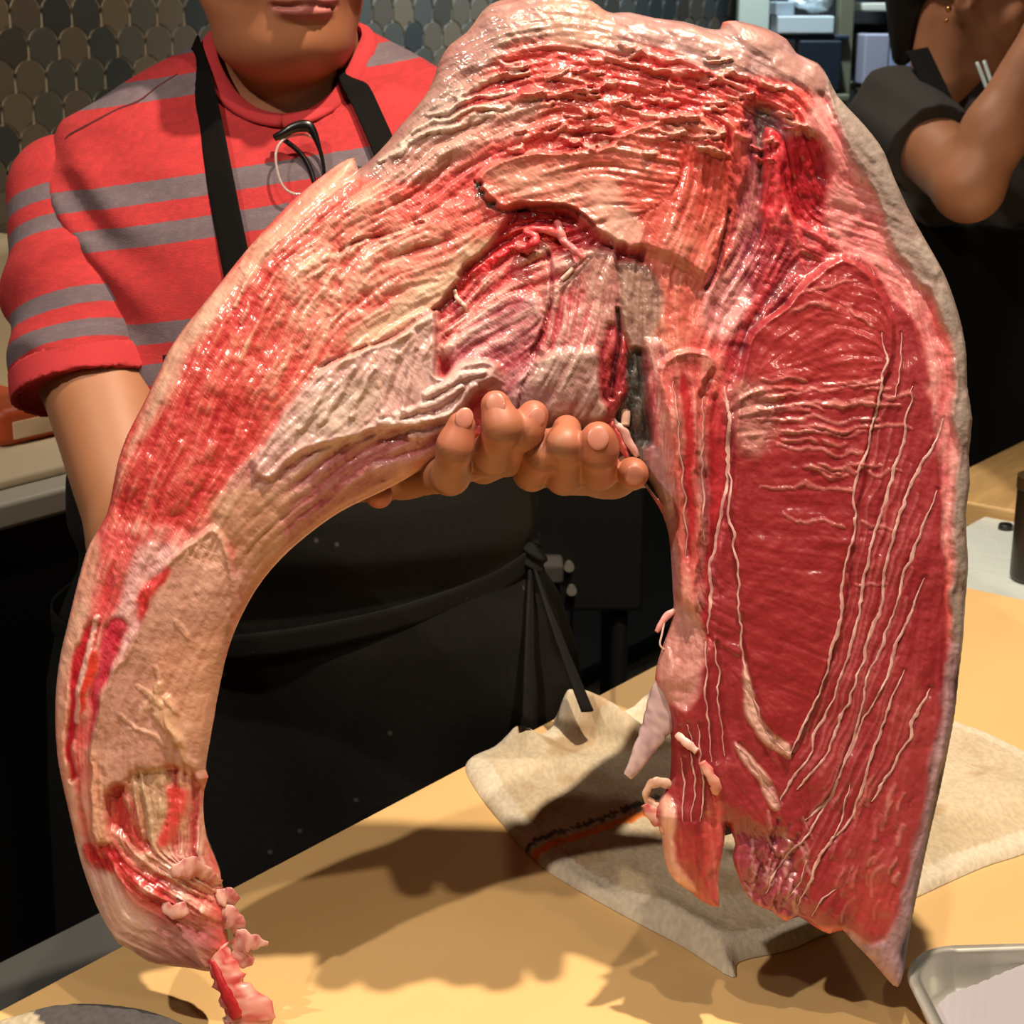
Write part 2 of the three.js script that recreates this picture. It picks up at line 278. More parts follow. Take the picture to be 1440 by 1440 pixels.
// terry towel spread on the board
const onBoard = (px, py) => toRoom(onLevel(px, py, COUNTER + 0.004));
const terry = texture(256, 256, (u, v, i, j) => grey(0.35 + 0.5 * hash(i, j, 2) * (0.5 + 0.5 * Math.sin(i * 1.57) * Math.sin(j * 1.57)) + 0.3 * (tfbm(u, v, 24, 5, 2) - 0.5)), false); terry.repeat.set(14, 14);
{
  const P = catmull([[655, 1070], [690, 1052], [718, 1034], [748, 1036], [772, 1024], [784, 1004], [830, 990], [872, 1006], [920, 985], [1000, 960], [1120, 930], [1240, 950], [1340, 1012], [1400, 1036], [1500, 1095], [1500, 1165], [1440, 1195], [1380, 1215], [1285, 1258], [1230, 1285], [1150, 1312], [1110, 1330], [1040, 1346], [1030, 1368], [960, 1325], [860, 1272], [760, 1212], [705, 1152], [668, 1104]].map(([x, y]) => onBoard(x, y)), 4, true);
  const line = (x0, y0, x1, y1) => [onBoard(x0, y0), onBoard(x1, y1)], S1 = line(722, 1199, 912, 1131), S2 = line(738, 1208, 912, 1146);
  const side = ([p, q], x, y) => ((q[0] - p[0]) * (y - p[1]) - (q[1] - p[1]) * (x - p[0])) / Math.hypot(q[0] - p[0], q[1] - p[1]);
  const ridge = (a, b, w, h) => { const [p, q] = [onBoard(...a), onBoard(...b)]; return (x, y) => { const ex = q[0] - p[0], ey = q[1] - p[1], t = clamp(((x - p[0]) * ex + (y - p[1]) * ey) / (ex * ex + ey * ey)), d = Math.hypot(x - p[0] - ex * t, y - p[1] - ey * t); return h * Math.exp(-d * d / (w * w)) * (0.4 + 0.6 * Math.sin(Math.PI * clamp(t * 0.8 + 0.15))); }; };
  const ridges = [ridge([772, 1012], [900, 1050], 0.014, 0.034), ridge([840, 1000], [960, 1000], 0.02, 0.02), ridge([720, 1040], [770, 1075], 0.018, 0.016), ridge([700, 1095], [840, 1080], 0.02, 0.008), ridge([1340, 1150], [1460, 1110], 0.03, 0.006), ridge([1010, 1330], [900, 1265], 0.012, 0.008), ridge([1330, 1080], [1460, 1150], 0.02, 0.006), ridge([1032, 1350], [1100, 1325], 0.02, 0.008)];
  const base = srgb('#d9c9ac'), dark = srgb('#bda988'), hem = srgb('#e6dcc8'), ink = srgb('#262a34'), orange = srgb('#ff8426'), stain = srgb('#a5763f');
  const top = (x, y, d) => 0.0006 + 0.0065 * Math.sqrt(clamp(d / 0.006)) + ridges.reduce((s, r) => s + r(x, y), 0) * smooth(0, 0.016, d) + smooth(0, 0.02, d) * (0.006 * (fbm(x * 14, y * 14, 3, 3) - 0.4) + 0.0016 * (fbm(x * 260, y * 260, 2, 6) - 0.5));
  const paint = (x, y, d) => {
    let c = base.map((b, k) => lerp(b, dark[k], clamp(1.6 * (fbm(x * 18, y * 18, 4, 9) - 0.35))));
    const st = smooth(0.56, 0.75, fbm(x * 26, y * 34, 4, 31)) * 0.45; c = c.map((b, k) => lerp(b, stain[k], st));
    const h = d < 0.018 ? 0.7 : 0; c = c.map((b, k) => lerp(b, hem[k], h));
    const e = (fbm(x * 300, y * 300, 2, 12) - 0.5) * 0.008, a = side(S1, x, y), o = side(S2, x, y);
    if (Math.abs(a + e) < 0.0032) c = c.map((b, k) => lerp(b, ink[k], 0.85)); if (Math.abs(o + e * 0.6) < 0.0046) c = c.map((b, k) => lerp(b, orange[k], 0.95));
    return c.map(v => v * (0.88 + 0.24 * hash(Math.round(x * 1200), Math.round(y * 1200), 3)));
  };
  const g = sheet(P, 0.0026, top, (x, y, d) => 0.0005, paint); const t = g.attributes.position; for (let i = 0; i < t.count; i++) t.setXYZ(i, t.getX(i), t.getZ(i), -t.getY(i)); g.computeVertexNormals(); g.rotateY(PHI);
  const o = mesh('striped_towel', g, new THREE.MeshStandardMaterial({ vertexColors: true, roughness: 0.95, bumpMap: terry, bumpScale: 0.0012 })); o.position.set(P0[0], COUNTER, P0[1]);
  tag(o, 'stained beige terry towel with a navy and orange stripe on the board', 'towel');
}
{ // rolled grey towel at the near corner
  const P = catmull([[-90, 1470], [-30, 1440], [30, 1418], [80, 1405], [140, 1402], [200, 1408], [250, 1422], [290, 1445], [330, 1500], [200, 1560], [-60, 1560]].map(([x, y]) => onBoard(x, y + 26)), 4, true);
  const E = onBoard(52, 1435), grey1 = srgb('#4e4b4d'), cream = srgb('#b9ad93');
  const top = (x, y, d) => 0.0006 + 0.025 * Math.sqrt(1 - (1 - clamp(d / 0.03)) ** 2) + smooth(0, 0.02, d) * (0.004 * (fbm(x * 30, y * 30, 3, 3) - 0.5) + 0.002 * (fbm(x * 300, y * 300, 2, 6) - 0.5));
  const g = sheet(P, 0.003, top, () => 0.0005, (x, y) => (x < E[0] - 0.008 + 0.3 * (y - E[1]) ? cream : grey1).map(v => v * (0.8 + 0.4 * hash(Math.round(x * 900), Math.round(y * 900), 5))));
  const t = g.attributes.position; for (let i = 0; i < t.count; i++) t.setXYZ(i, t.getX(i), t.getZ(i), -t.getY(i)); g.computeVertexNormals(); g.rotateY(PHI);
  const o = mesh('grey_towel', g, new THREE.MeshStandardMaterial({ vertexColors: true, roughness: 0.95, bumpMap: terry, bumpScale: 0.001 })); o.position.set(P0[0], COUNTER, P0[1]); tag(o, 'folded dark grey terry towel with a cream end at the near edge', 'towel');
}
{ // steel tray with crumpled quilted paper
  const c = onLevel(1440, 1440, COUNTER), [ca, cb] = toRoom(c), o = group('steel_tray', c); tag(o, 'rounded stainless steel tray holding white paper on the near board', 'tray');
  const corner = (W, H, r, y) => { const out = []; for (let i = 0; i < 64; i++) { const k = Math.floor(i / 16), t = (i % 16) / 15 * Math.PI / 2 + k * Math.PI / 2, sx = k === 0 || k === 3 ? 1 : -1, sy = k < 2 ? 1 : -1; out.push([sx * (W - r) + Math.cos(t) * r, y, -(sy * (H - r) + Math.sin(t) * r)]); } return out; };
  const W = 0.125, H = 0.085, loops = [[W - 0.012, H - 0.012, 0.022, 0.0], [W - 0.003, H - 0.003, 0.03, 0.006], [W, H, 0.034, 0.03], [W + 0.006, H + 0.006, 0.04, 0.0315], [W + 0.0075, H + 0.0075, 0.042, 0.0285], [W + 0.006, H + 0.006, 0.04, 0.0305], [W - 0.001, H - 0.001, 0.033, 0.0295], [W - 0.004, H - 0.004, 0.029, 0.0072], [W - 0.013, H - 0.013, 0.021, 0.0012]].map(l => corner(l[0], l[1], l[2], l[3]));
  const pos = loops.flat(2), idx = []; for (let l = 0; l < loops.length - 1; l++) for (let i = 0; i < 64; i++) { const a = l * 64 + i, b = l * 64 + (i + 1) % 64; idx.push(a, b, a + 64, b, b + 64, a + 64); }
  pos.push(0, 0, 0, 0, 0.0012, 0); const z = pos.length / 3; for (let i = 0; i < 64; i++) { idx.push(z - 2, (i + 1) % 64, i); idx.push(z - 1, 8 * 64 + i, 8 * 64 + (i + 1) % 64); }
  const g = new THREE.BufferGeometry(); g.setAttribute('position', new THREE.Float32BufferAttribute(pos, 3)); g.setIndex(idx); g.computeVertexNormals();
  const tr = mesh('pan', g, new THREE.MeshStandardMaterial({ color: 0xd2d0c8, metalness: 0.6, roughness: 0.34 }), o); tr.rotation.y = 0.05; tr.position.set(0.06, 0.0005, 0.046);
  const P = [[-0.042, -0.07], [-0.052, 0.028], [-0.03, 0.036], [0.05, 0.03], [0.055, -0.07]];
  const sh = sheet(P, 0.003, (x, y) => 0.011 + 0.004 * fbm(x * 22, y * 22, 3, 2) + 0.0007 * Math.sin(x * 700) * Math.sin(y * 700), (x, y) => 0.009 + 0.004 * fbm(x * 22, y * 22, 3, 2), null); sh.rotateX(-Math.PI / 2);
  const pap = mesh('paper_towel', sh, std(0x9c98a0, 0.9)); pap.position.copy(onLevel(1440, 1440, COUNTER + 0.006)); pap.rotation.set(0.03, 0.5, 0.1); tag(pap, 'quilted white paper towel lying in the steel tray', 'paper towel');
}
// side table with a wrapped packet, at the picture's edge behind the chef
{
  const c = K(-20, 620, 2.0), o = group('side_table', new THREE.Vector3(c.x, 0, c.z)); tag(o, 'pale side table standing behind the chef beside the raised sleeve', 'table');
  const y = c.y + 0.02, q = (g) => g.rotateY(PHI);
  mesh('top', q(new RoundedBoxGeometry(0.6, 0.03, 0.5, 2, 0.006)).translate(0, y - 0.03, 0), std(0xb8b4a6, 0.5), o);
  mesh('body', q(new THREE.BoxGeometry(0.56, y - 0.045, 0.46)).translate(0, (y - 0.045) / 2, 0), blackLam, o);
  const t = mesh('paper_sheet', q(new RoundedBoxGeometry(0.5, 0.012, 0.42, 2, 0.005)), std(0xd8c8a8, 0.9)); t.position.set(c.x, y - 0.009, c.z); tag(t, 'cream paper spread on the pale side table', 'paper');
  const pk = group('orange_packet', K(-4, 546, 1.95)); tag(pk, 'orange brown packet with a pale label on the side table', 'packet');
  mesh('wrapper', q(new RoundedBoxGeometry(0.09, 0.045, 0.13, 3, 0.012)), std(0xa8441a, 0.5), pk); mesh('label', q(new RoundedBoxGeometry(0.06, 0.02, 0.002, 2, 0.0008)).translate(0.052, -0.004, 0.04), std(0xcdb496, 0.7), pk);
  pk.position.y = y - 0.003 + 0.0225;
  const bag = mesh('paper_bag', q(new RoundedBoxGeometry(0.16, 0.2, 0.1, 3, 0.02)), std(0xb0a48a, 0.9)); bag.position.copy(K(-40, 470, 2.12)); bag.position.y = y + 0.097; tag(bag, 'pale paper bag standing on the side table', 'bag');
}
// supply shelf at the far end of the tiled wall
{
  const dep = 3.9, o = group('supply_shelf', new THREE.Vector3(K(1180, 60, dep).x, 0, K(1180, 60, dep).z)); tag(o, 'olive metal supply shelf behind the second worker', 'shelf');
  const at = (px, py, d = dep) => K(px, py, d).sub(o.position), olive = std(0x6d6b52, 0.6), cream = std(0xd8d6c4, 0.6);
  const bar = (px0, px1, py0, py1, d, t, m, n) => { const a = at(px0, py1, d), b = at(px1, py0, d); return mesh(n, new RoundedBoxGeometry(Math.abs(b.x - a.x), Math.abs(b.y - a.y), t, 2, 0.004).translate((a.x + b.x) / 2, (a.y + b.y) / 2, a.z), m, o); };
  const post = (px, w, m, d) => { const a = at(px, 60, d); mesh('post', new RoundedBoxGeometry(w, 2.2, 0.05, 2, 0.004).translate(a.x, 1.1, a.z), m, o); };
  post(1186, 0.034, olive, dep); post(1057, 0.075, std(0xb9bfae, 0.6), dep + 0.25); post(1440, 0.034, olive, dep);
  bar(1196, 1440, 4, 15, dep + 0.1, 0.3, cream, 'board'); bar(1046, 1178, 47, 54, dep + 0.1, 0.3, std(0x2a3440, 0.5), 'board'); bar(1196, 1440, 118, 126, dep + 0.1, 0.3, olive, 'board'); bar(1060, 1178, 128, 138, dep + 0.1, 0.3, olive, 'board');
  const backing = at(1245, 60, dep + 0.3); mesh('back_panel', new THREE.BoxGeometry(0.7, 2.0, 0.01).translate(backing.x, 1.0, backing.z), std(0x141516, 0.7), o);
  const item = (name, px0, px1, py0, py1, d, t, m, label, cat) => { const a = K(px0, py1, d), b = K(px1, py0, d); const e = mesh(name, new RoundedBoxGeometry(b.x - a.x, b.y - a.y, t, 2, 0.004), m); e.position.set((a.x + b.x) / 2, (a.y + b.y) / 2, a.z); return tag(e, label, cat); };
  item('carton', 1088, 1166, 22, 47, dep, 0.12, std(0xc9d2d2, 0.7), 'white carton lying on the shelf under the crumpled bag', 'box');
  item('carton', 1086, 1112, 2, 22, dep, 0.1, std(0x9aa6ac, 0.7), 'small grey carton on top of the white carton', 'box');
  const bag = mesh('plastic_bag', (() => { const g = new THREE.IcosahedronGeometry(0.04, 4), p = g.attributes.position; for (let i = 0; i < p.count; i++) { const k = 0.75 + 0.7 * fbm(p.getX(i) * 60 + 9, p.getY(i) * 60 + p.getZ(i) * 40, 3, 4); p.setXYZ(i, p.getX(i) * k * 1.1, p.getY(i) * k * 0.8, p.getZ(i) * k); } g.computeVertexNormals(); return g; })(), phys(0xe2eaee, 0.25)); bag.position.copy(K(1142, -6, dep)); tag(bag, 'crumpled clear plastic bag on top of the white carton', 'bag');
  item('black_case', 1118, 1176, 56, 126, dep, 0.08, std(0x1b2430, 0.5), 'dark navy case under the cartons on the shelf', 'case');
  item('binder', 1206, 1240, 47, 118, dep, 0.12, std(0xa8a6b4, 0.6), 'lavender grey binder standing on the shelf by the post', 'binder');
  item('binder', 1241, 1280, 47, 118, dep, 0.12, std(0x97a4bc, 0.6), 'bluish binder standing second from the shelf post', 'binder');
}
// things on the floor of the kitchen, seen through the arch
{
  const o = group('trolley', new THREE.Vector3(K(860, 900, 2.35).x, 0, K(860, 900, 2.35).z)); tag(o, 'black kitchen trolley on small casters behind the apron', 'trolley');
  const at = (px, py, d) => K(px, py, d).sub(o.position);
  const b0 = at(735, 865, 2.3), b1 = at(905, 640, 2.3);
  mesh('body', new RoundedBoxGeometry(b1.x - b0.x, b1.y - b0.y, 0.3, 2, 0.008).translate((b0.x + b1.x) / 2, (b0.y + b1.y) / 2, b0.z - 0.16), blackLam, o);
  for (const [px, py] of [[800, 795], [804, 832]]) { const p = at(px, py, 2.28); mesh('knob', new THREE.CylinderGeometry(0.007, 0.005, 0.016, 12).rotateX(Math.PI / 2).translate(p.x, p.y, b0.z), std(0x77746c, 0.5), o); }
  const y0 = b0.y + o.position.y; for (const dx of [0.02, b1.x - b0.x - 0.03]) for (const dz of [-0.04, -0.28]) mesh('caster', new THREE.LatheGeometry([[0.004, y0], [0.012, y0], [0.012, 0.1], [0.024, 0.06], [0.024, 0.004], [0.018, 0], [0.001, 0]].map(q => new THREE.Vector2(...q)), 16).translate(b0.x + dx, 0, b0.z + dz), std(0x151515, 0.5), o);
  const w = K(776, 800, 2.26), e = mesh('towel_stack', new RoundedBoxGeometry(0.03, 0.028, 0.05, 2, 0.006), std(0x403c38, 0.9)); e.position.copy(w); tag(e, 'small folded grey cloth stuck on the trolley front', 'cloth');
}

// ---------------------------------------------------------------- the big cut of tuna
// Its cut face is modelled in its own plane: one unit is UNIT metres, x to the right, y down the fish, height out of the face.
const FISH_D = 1.05, UNIT = FISH_D / FOCAL, FX = 720, FY = 720;
const tuna = group('tuna_cut', K(720, 720, FISH_D)); tuna.rotation.x = -TILT;
tag(tuna, 'huge arched piece of raw red tuna with pale membranes raised in both hands', 'raw fish');
const outline = [
  // crest
  pairs(700, 2, 730, -4, 762, -7, 800, -5, 832, 2, 848, 14, 862, 19, 885, 18, 920, 26, 960, 31, 990, 40, 1012, 42, 1016, 32, 1035, 30, 1075, 40, 1106, 56, 1120, 76),
  // back with the skin
  pairs(1150, 90, 1164, 110, 1178, 137, 1205, 166, 1226, 190, 1243, 215, 1255, 246, 1276, 292, 1300, 336, 1326, 382, 1341, 420, 1353, 462, 1359, 502, 1360, 545, 1367, 590, 1362, 640, 1364, 680, 1358, 720, 1360, 770),
  pairs(1361, 800, 1357, 850, 1354, 900, 1348, 950, 1343, 1000, 1334, 1050, 1322, 1110, 1308, 1170, 1295, 1230, 1283, 1290, 1275, 1335, 1271, 1365, 1262, 1388, 1248, 1377, 1225, 1350, 1200, 1325),
  // ragged lower edge and the notch
  pairs(1184, 1308, 1166, 1313, 1145, 1303, 1122, 1288, 1104, 1296, 1085, 1281, 1062, 1272, 1046, 1252, 1036, 1228, 1030, 1206, 1034, 1186, 1028, 1170, 1022, 1158, 1019, 1185, 1013, 1215, 1010, 1245, 1011, 1275, 988, 1268, 968, 1252, 950, 1240),
  pairs(938, 1220, 932, 1192, 929, 1168, 916, 1144, 930, 1120, 941, 1100, 944, 1060, 942, 1020, 936, 990, 926, 970, 921, 955, 925, 930, 935, 900, 947, 862, 946, 830, 944, 790, 940, 750, 931, 722, 918, 700, 904, 680, 890, 660),
  // the arch, from the hands to the lower limb
  pairs(872, 634, 850, 606, 830, 600, 790, 601, 755, 602, 720, 606, 690, 615, 660, 627, 630, 641, 600, 656, 570, 674, 540, 690, 510, 704, 480, 719, 450, 739, 420, 763, 395, 786, 370, 815, 350, 846),
  pairs(331, 885, 319, 920, 312, 950, 305, 985, 300, 1015, 292, 1060, 289, 1082, 293, 1092, 287, 1112, 286, 1140, 290, 1175, 301, 1203, 310, 1228, 313, 1250, 322, 1275, 316, 1300, 322, 1330, 306, 1352, 298, 1366, 270, 1361, 240, 1358, 210, 1352, 186, 1336),
  pairs(166, 1325, 150, 1300, 135, 1270, 122, 1235, 112, 1203, 103, 1165, 95, 1130, 87, 1095, 81, 1060, 78, 1010, 80, 960, 86, 918, 95, 880, 105, 838, 117, 792, 127, 764, 150, 724, 158, 690, 166, 650, 180, 610, 201, 570),
  pairs(225, 520, 237, 494, 260, 460, 290, 423, 320, 385, 345, 354, 370, 325, 395, 299, 420, 274, 450, 250, 476, 231, 498, 222, 504, 238, 522, 224, 545, 200, 560, 180, 575, 164, 590, 145, 602, 128, 611, 108, 617, 88, 632, 64, 655, 47, 669, 29, 682, 12),
].flat();
const EDGE = catmull(outline, 2, true);
const GS = 2, GX0 = 66, GY0 = -20, GNX = 660, GNY = 712, GN = GNX * GNY;
const gD = new Float32Array(GN), gR = new Float32Array(GN), gG = new Float32Array(GN), gB = new Float32Array(GN), gH = new Float32Array(GN), gRel = new Float32Array(GN).fill(1), gPart = new Uint8Array(GN);
const gW1 = new Float32Array(GN), gW2 = new Float32Array(GN), gN1 = new Float32Array(GN), gN2 = new Float32Array(GN), gUx = new Float32Array(GN), gUy = new Float32Array(GN);
// which way the muscle fibres run, at places on the face: x, y, degrees clockwise from +x
const grain = [
  [120, 1000, 95], [150, 800, 110], [200, 650, 112], [260, 520, 115], [300, 600, 112], [340, 420, 120], [420, 480, 115], [430, 340, 140], [480, 400, 125], [560, 300, 150], [600, 380, 165], [540, 450, 150], [650, 200, 155],
  [600, 250, 140], [700, 120, 165], [760, 200, 160], [830, 130, 190], [900, 90, 195], [960, 130, 200], [1050, 130, 205], [900, 250, 190], [760, 270, 170], [960, 330, 110], [1000, 260, 100], [1060, 250, 95], [1060, 400, 120],
  [1030, 480, 110], [1140, 250, 70], [1190, 300, 200], [1240, 360, 205], [1290, 440, 80], [1120, 460, 150], [1180, 420, 20], [1120, 560, 176], [1200, 600, 176], [1120, 640, 178], [1120, 760, 5], [1100, 900, 20], [1240, 620, 100],
  [1240, 900, 105], [1180, 1080, 115], [1280, 1050, 100], [1240, 1200, 110], [1130, 1200, 120], [1080, 1130, 50], [990, 700, 88], [950, 700, 82], [960, 1000, 88], [975, 1180, 88], [930, 500, 80], [880, 450, 95], [800, 440, 97],
  [700, 470, 155], [680, 530, 150], [660, 400, 135], [760, 400, 160], [800, 560, 120], [850, 540, 115], [560, 540, 115], [480, 580, 140], [600, 560, 95], [650, 540, 120], [560, 640, 160], [450, 690, 145], [380, 720, 140], [320, 720, 120],
  [270, 860, 115], [230, 980, 120], [280, 1000, 105], [210, 1120, 80], [260, 1140, 95], [220, 1230, 30], [160, 1250, 70], [200, 1310, 25], [270, 1320, 40], [1345, 700, 92], [1330, 950, 96], [1200, 180, 55],
];
{
  for (let j = 0, q = 0; j < GNY; j++) for (let i = 0; i < GNX; i++, q++) {
    const x = GX0 + i * GS, y = GY0 + j * GS;
    gW1[q] = (fbm(x / 42, y / 42, 4, 1) - 0.5) * 2; gW2[q] = (fbm(x / 42, y / 42, 4, 5) - 0.5) * 2;
    gN1[q] = (fbm(x / 60, y / 60, 5, 11) - 0.5) * 2.6; gN2[q] = (fbm(x / 14, y / 14, 4, 21) - 0.5) * 2.6;
    gD[q] = inPoly(EDGE, x, y);
    let c = 0, s = 0; for (const [gx, gy, a] of grain) { const d = (x - gx) ** 2 + (y - gy) ** 2 + 300, w = 1 / (d * d); c += w * Math.cos(a * Math.PI / 90); s += w * Math.sin(a * Math.PI / 90); }
    const a = Math.atan2(s, c) / 2 + gN1[q] * 0.12; gUx[q] = Math.cos(a); gUy[q] = Math.sin(a);
  }
}
function fibres(cell, len, sd) { // noise smeared along the grain, as z-scores
  const src = new Float32Array(GN), out = new Float32Array(GN);
  for (let j = 0, q = 0; j < GNY; j++) for (let i = 0; i < GNX; i++, q++) src[q] = cell > 1 ? noise(i / cell, j / cell, sd + 0) : hash(i, j, sd);
  let m = 0, v = 0;
  for (let j = 0, q = 0; j < GNY; j++) for (let i = 0; i < GNX; i++, q++) {
    let s = src[q], n = 1;
    for (const dir of [1, -1]) { let x = i, y = j, ux = gUx[q] * dir, uy = gUy[q] * dir; for (let k = 0; k < len; k++) { x += ux; y += uy; const a = Math.round(x), b = Math.round(y); if (a < 0 || b < 0 || a >= GNX || b >= GNY) break; const r = b * GNX + a; s += src[r]; n++; const sg = gUx[r] * ux + gUy[r] * uy < 0 ? -1 : 1; ux = gUx[r] * sg; uy = gUy[r] * sg; } }
    out[q] = s / n; m += out[q]; v += out[q] * out[q];
  }
  m /= GN; v = Math.sqrt(v / GN - m * m) || 1; for (let q = 0; q < GN; q++) out[q] = clamp((out[q] - m) / v, -2.5, 2.5); return out;
}
const f1 = fibres(1, 9, 3), f2 = fibres(3, 22, 5), f3 = fibres(7, 30, 9);
const PARTS = ['flesh', 'crest_membrane', 'collar_muscle', 'cavity_muscle', 'white_membrane', 'belly_membrane', 'loin', 'loin_core', 'side_strip', 'skin_rim', 'dark_gore', 'tail_end', 'gill_lining'];
const partNo = (n) => PARTS.indexOf(n);
// lay one kind of tissue over an area
function lay(P, pal, { w = 6, warp = 10, h = null, rel = null, part = null, fib = 0.16, mot = 0.18, fine = 0.12, alpha = 1, smoothP = true, lip = 0 } = {}) {
  const Q = smoothP ? catmull(P, 3, true) : P, C = pal.map(srgb), xs = Q.map(p => p[0]), ys = Q.map(p => p[1]), m = w + warp + 4, k = part === null ? -1 : partNo(part);
  const i0 = clamp(Math.floor((Math.min(...xs) - m - GX0) / GS), 0, GNX), i1 = clamp(Math.ceil((Math.max(...xs) + m - GX0) / GS), 0, GNX), j0 = clamp(Math.floor((Math.min(...ys) - m - GY0) / GS), 0, GNY), j1 = clamp(Math.ceil((Math.max(...ys) + m - GY0) / GS), 0, GNY);
  for (let j = j0; j < j1; j++) for (let i = i0; i < i1; i++) {
    const q = j * GNX + i; if (gD[q] < -8) continue;
    const d = inPoly(Q, GX0 + i * GS + gW1[q] * warp, GY0 + j * GS + gW2[q] * warp), a = smooth(-w, w, d) * alpha; if (a <= 0 && !lip) continue;
    const t = clamp(0.5 + fib * (0.55 * f2[q] + 0.45 * f1[q]) + mot * gN1[q] + fine * gN2[q], 0, 0.999) * (C.length - 1), n = Math.floor(t), u = t - n, A = C[n], B = C[n + 1];
    gR[q] = lerp(gR[q], lerp(A[0], B[0], u), a); gG[q] = lerp(gG[q], lerp(A[1], B[1], u), a); gB[q] = lerp(gB[q], lerp(A[2], B[2], u), a);
    if (h !== null) gH[q] = lerp(gH[q], h, smooth(-w, w, d)); if (rel !== null) gRel[q] = lerp(gRel[q], rel, a);
    if (lip) gH[q] += lip * Math.exp(-((d - 3) ** 2) / 18);
    if (k >= 0 && d > 0) gPart[q] = k;
  }
}
// a vein, seam or fold drawn along a line: width, colour, height
function seam(P, wd, color, dh, alpha = 1, warp = 6) {
  const Q = catmull(P, 4, false), c = srgb(color), xs = Q.map(p => p[0]), ys = Q.map(p => p[1]), m = wd + warp + 4;
  const i0 = clamp(Math.floor((Math.min(...xs) - m - GX0) / GS), 0, GNX), i1 = clamp(Math.ceil((Math.max(...xs) + m - GX0) / GS), 0, GNX), j0 = clamp(Math.floor((Math.min(...ys) - m - GY0) / GS), 0, GNY), j1 = clamp(Math.ceil((Math.max(...ys) + m - GY0) / GS), 0, GNY);
  for (let j = j0; j < j1; j++) for (let i = i0; i < i1; i++) {
    const q = j * GNX + i, x = GX0 + i * GS + gW2[q] * warp, y = GY0 + j * GS + gW1[q] * warp; let d = 1e9;
    for (let s = 0; s < Q.length - 1; s++) { const ex = Q[s + 1][0] - Q[s][0], ey = Q[s + 1][1] - Q[s][1], wx = x - Q[s][0], wy = y - Q[s][1], t = clamp((wx * ex + wy * ey) / (ex * ex + ey * ey + 1e-9)), e = (wx - ex * t) ** 2 + (wy - ey * t) ** 2; if (e < d) d = e; }
    d = Math.sqrt(d); const a = 1 - smooth(wd * 0.35, wd, d); if (a <= 0) continue;
    const k = a * alpha * clamp(0.85 + gN2[q] * 0.5); gR[q] = lerp(gR[q], c[0], k); gG[q] = lerp(gG[q], c[1], k); gB[q] = lerp(gB[q], c[2], k); gH[q] += dh * a;
  }
}
const oval = (cx, cy, rx, ry, a = 0) => Array.from({ length: 10 }, (_, i) => { const t = i * Math.PI / 5, u = Math.cos(t) * rx, v = Math.sin(t) * ry; return [cx + u * Math.cos(a) - v * Math.sin(a), cy + u * Math.sin(a) + v * Math.cos(a)]; });

const all = pairs(40, -60, 1420, -60, 1420, 1460, 40, 1460);
lay(all, ['#b8383c', '#d25a57', '#e38d80'], { smoothP: false, warp: 0, part: 'flesh', rel: 1.2 });
// upper limb: fatty belly muscle
lay(pairs(150, 735, 175, 640, 240, 500, 330, 380, 430, 275, 505, 225, 600, 250, 680, 290, 705, 320, 660, 380, 612, 440, 560, 475, 470, 515, 380, 600, 330, 660, 300, 730, 220, 760), ['#ae272d', '#c43c3a', '#cf544c', '#dc8270', '#e8b49e'], { w: 14, fib: 0.2, mot: 0.16, fine: 0.2, rel: 1.3 });
lay(pairs(440, 330, 520, 300, 600, 330, 690, 350, 640, 400, 560, 450, 470, 480, 400, 470), ['#c44b44', '#d37264', '#dea593', '#e3c1ab'], { w: 40, alpha: 0.7, rel: 1.8, fine: 0.36, mot: 0.26 });
lay(pairs(180, 700, 200, 600, 260, 510, 330, 520, 390, 560, 340, 640, 290, 720, 230, 740), ['#a31c25', '#b92f31', '#ca4e49', '#de8c7e'], { w: 40, alpha: 0.9, fib: 0.2 });
lay(pairs(236, 500, 300, 420, 400, 305, 470, 245, 500, 226, 508, 250, 450, 300, 380, 370, 310, 450, 260, 520, 215, 600, 190, 640), ['#c48e7b', '#d1a993', '#d9c1ac'], { w: 12, alpha: 0.85, rel: 0.8 });
lay(pairs(620, 430, 680, 370, 700, 340, 670, 345, 610, 390, 540, 440, 490, 480, 520, 490, 570, 470), ['#c88e76', '#d5b197', '#d6bda6'], { w: 12, alpha: 0.9, rel: 1 });
lay(pairs(570, 255, 660, 240, 690, 290, 640, 330, 570, 310, 545, 280), ['#b8353a', '#cf4f4b', '#e08074'], { w: 20, alpha: 0.8, rel: 2.2, h: -3 });
// crest
lay(pairs(495, 245, 545, 195, 590, 140, 612, 95, 650, 45, 690, 0, 760, -20, 835, -10, 862, 45, 905, 78, 850, 92, 790, 110, 750, 140, 690, 190, 620, 232, 560, 262), ['#935e5a', '#a6786f', '#b08e83', '#b8a094'], { w: 10, part: 'crest_membrane', rel: 1.8, fib: 0.2, h: 2 });
lay(pairs(600, 145, 620, 85, 660, 42, 720, 0, 770, 0, 760, 50, 700, 70, 640, 120, 590, 175, 520, 240, 505, 236, 570, 175), ['#986366', '#a57872', '#ae8679'], { w: 10, alpha: 0.8, rel: 1 });
lay(pairs(770, -10, 830, 0, 862, 40, 850, 75, 800, 80, 765, 60), ['#aa7564', '#b18773', '#a56960'], { w: 12, alpha: 0.8, rel: 0.6 });
lay(pairs(850, 10, 930, 22, 1012, 38, 1060, 30, 1122, 70, 1160, 100, 1180, 135, 1165, 165, 1120, 135, 1060, 118, 985, 112, 930, 82, 880, 60), ['#8e595c', '#9f7474', '#a98480', '#b4968d'], { w: 7, part: 'crest_membrane', rel: 0.9, fib: 0.1, h: 1 });
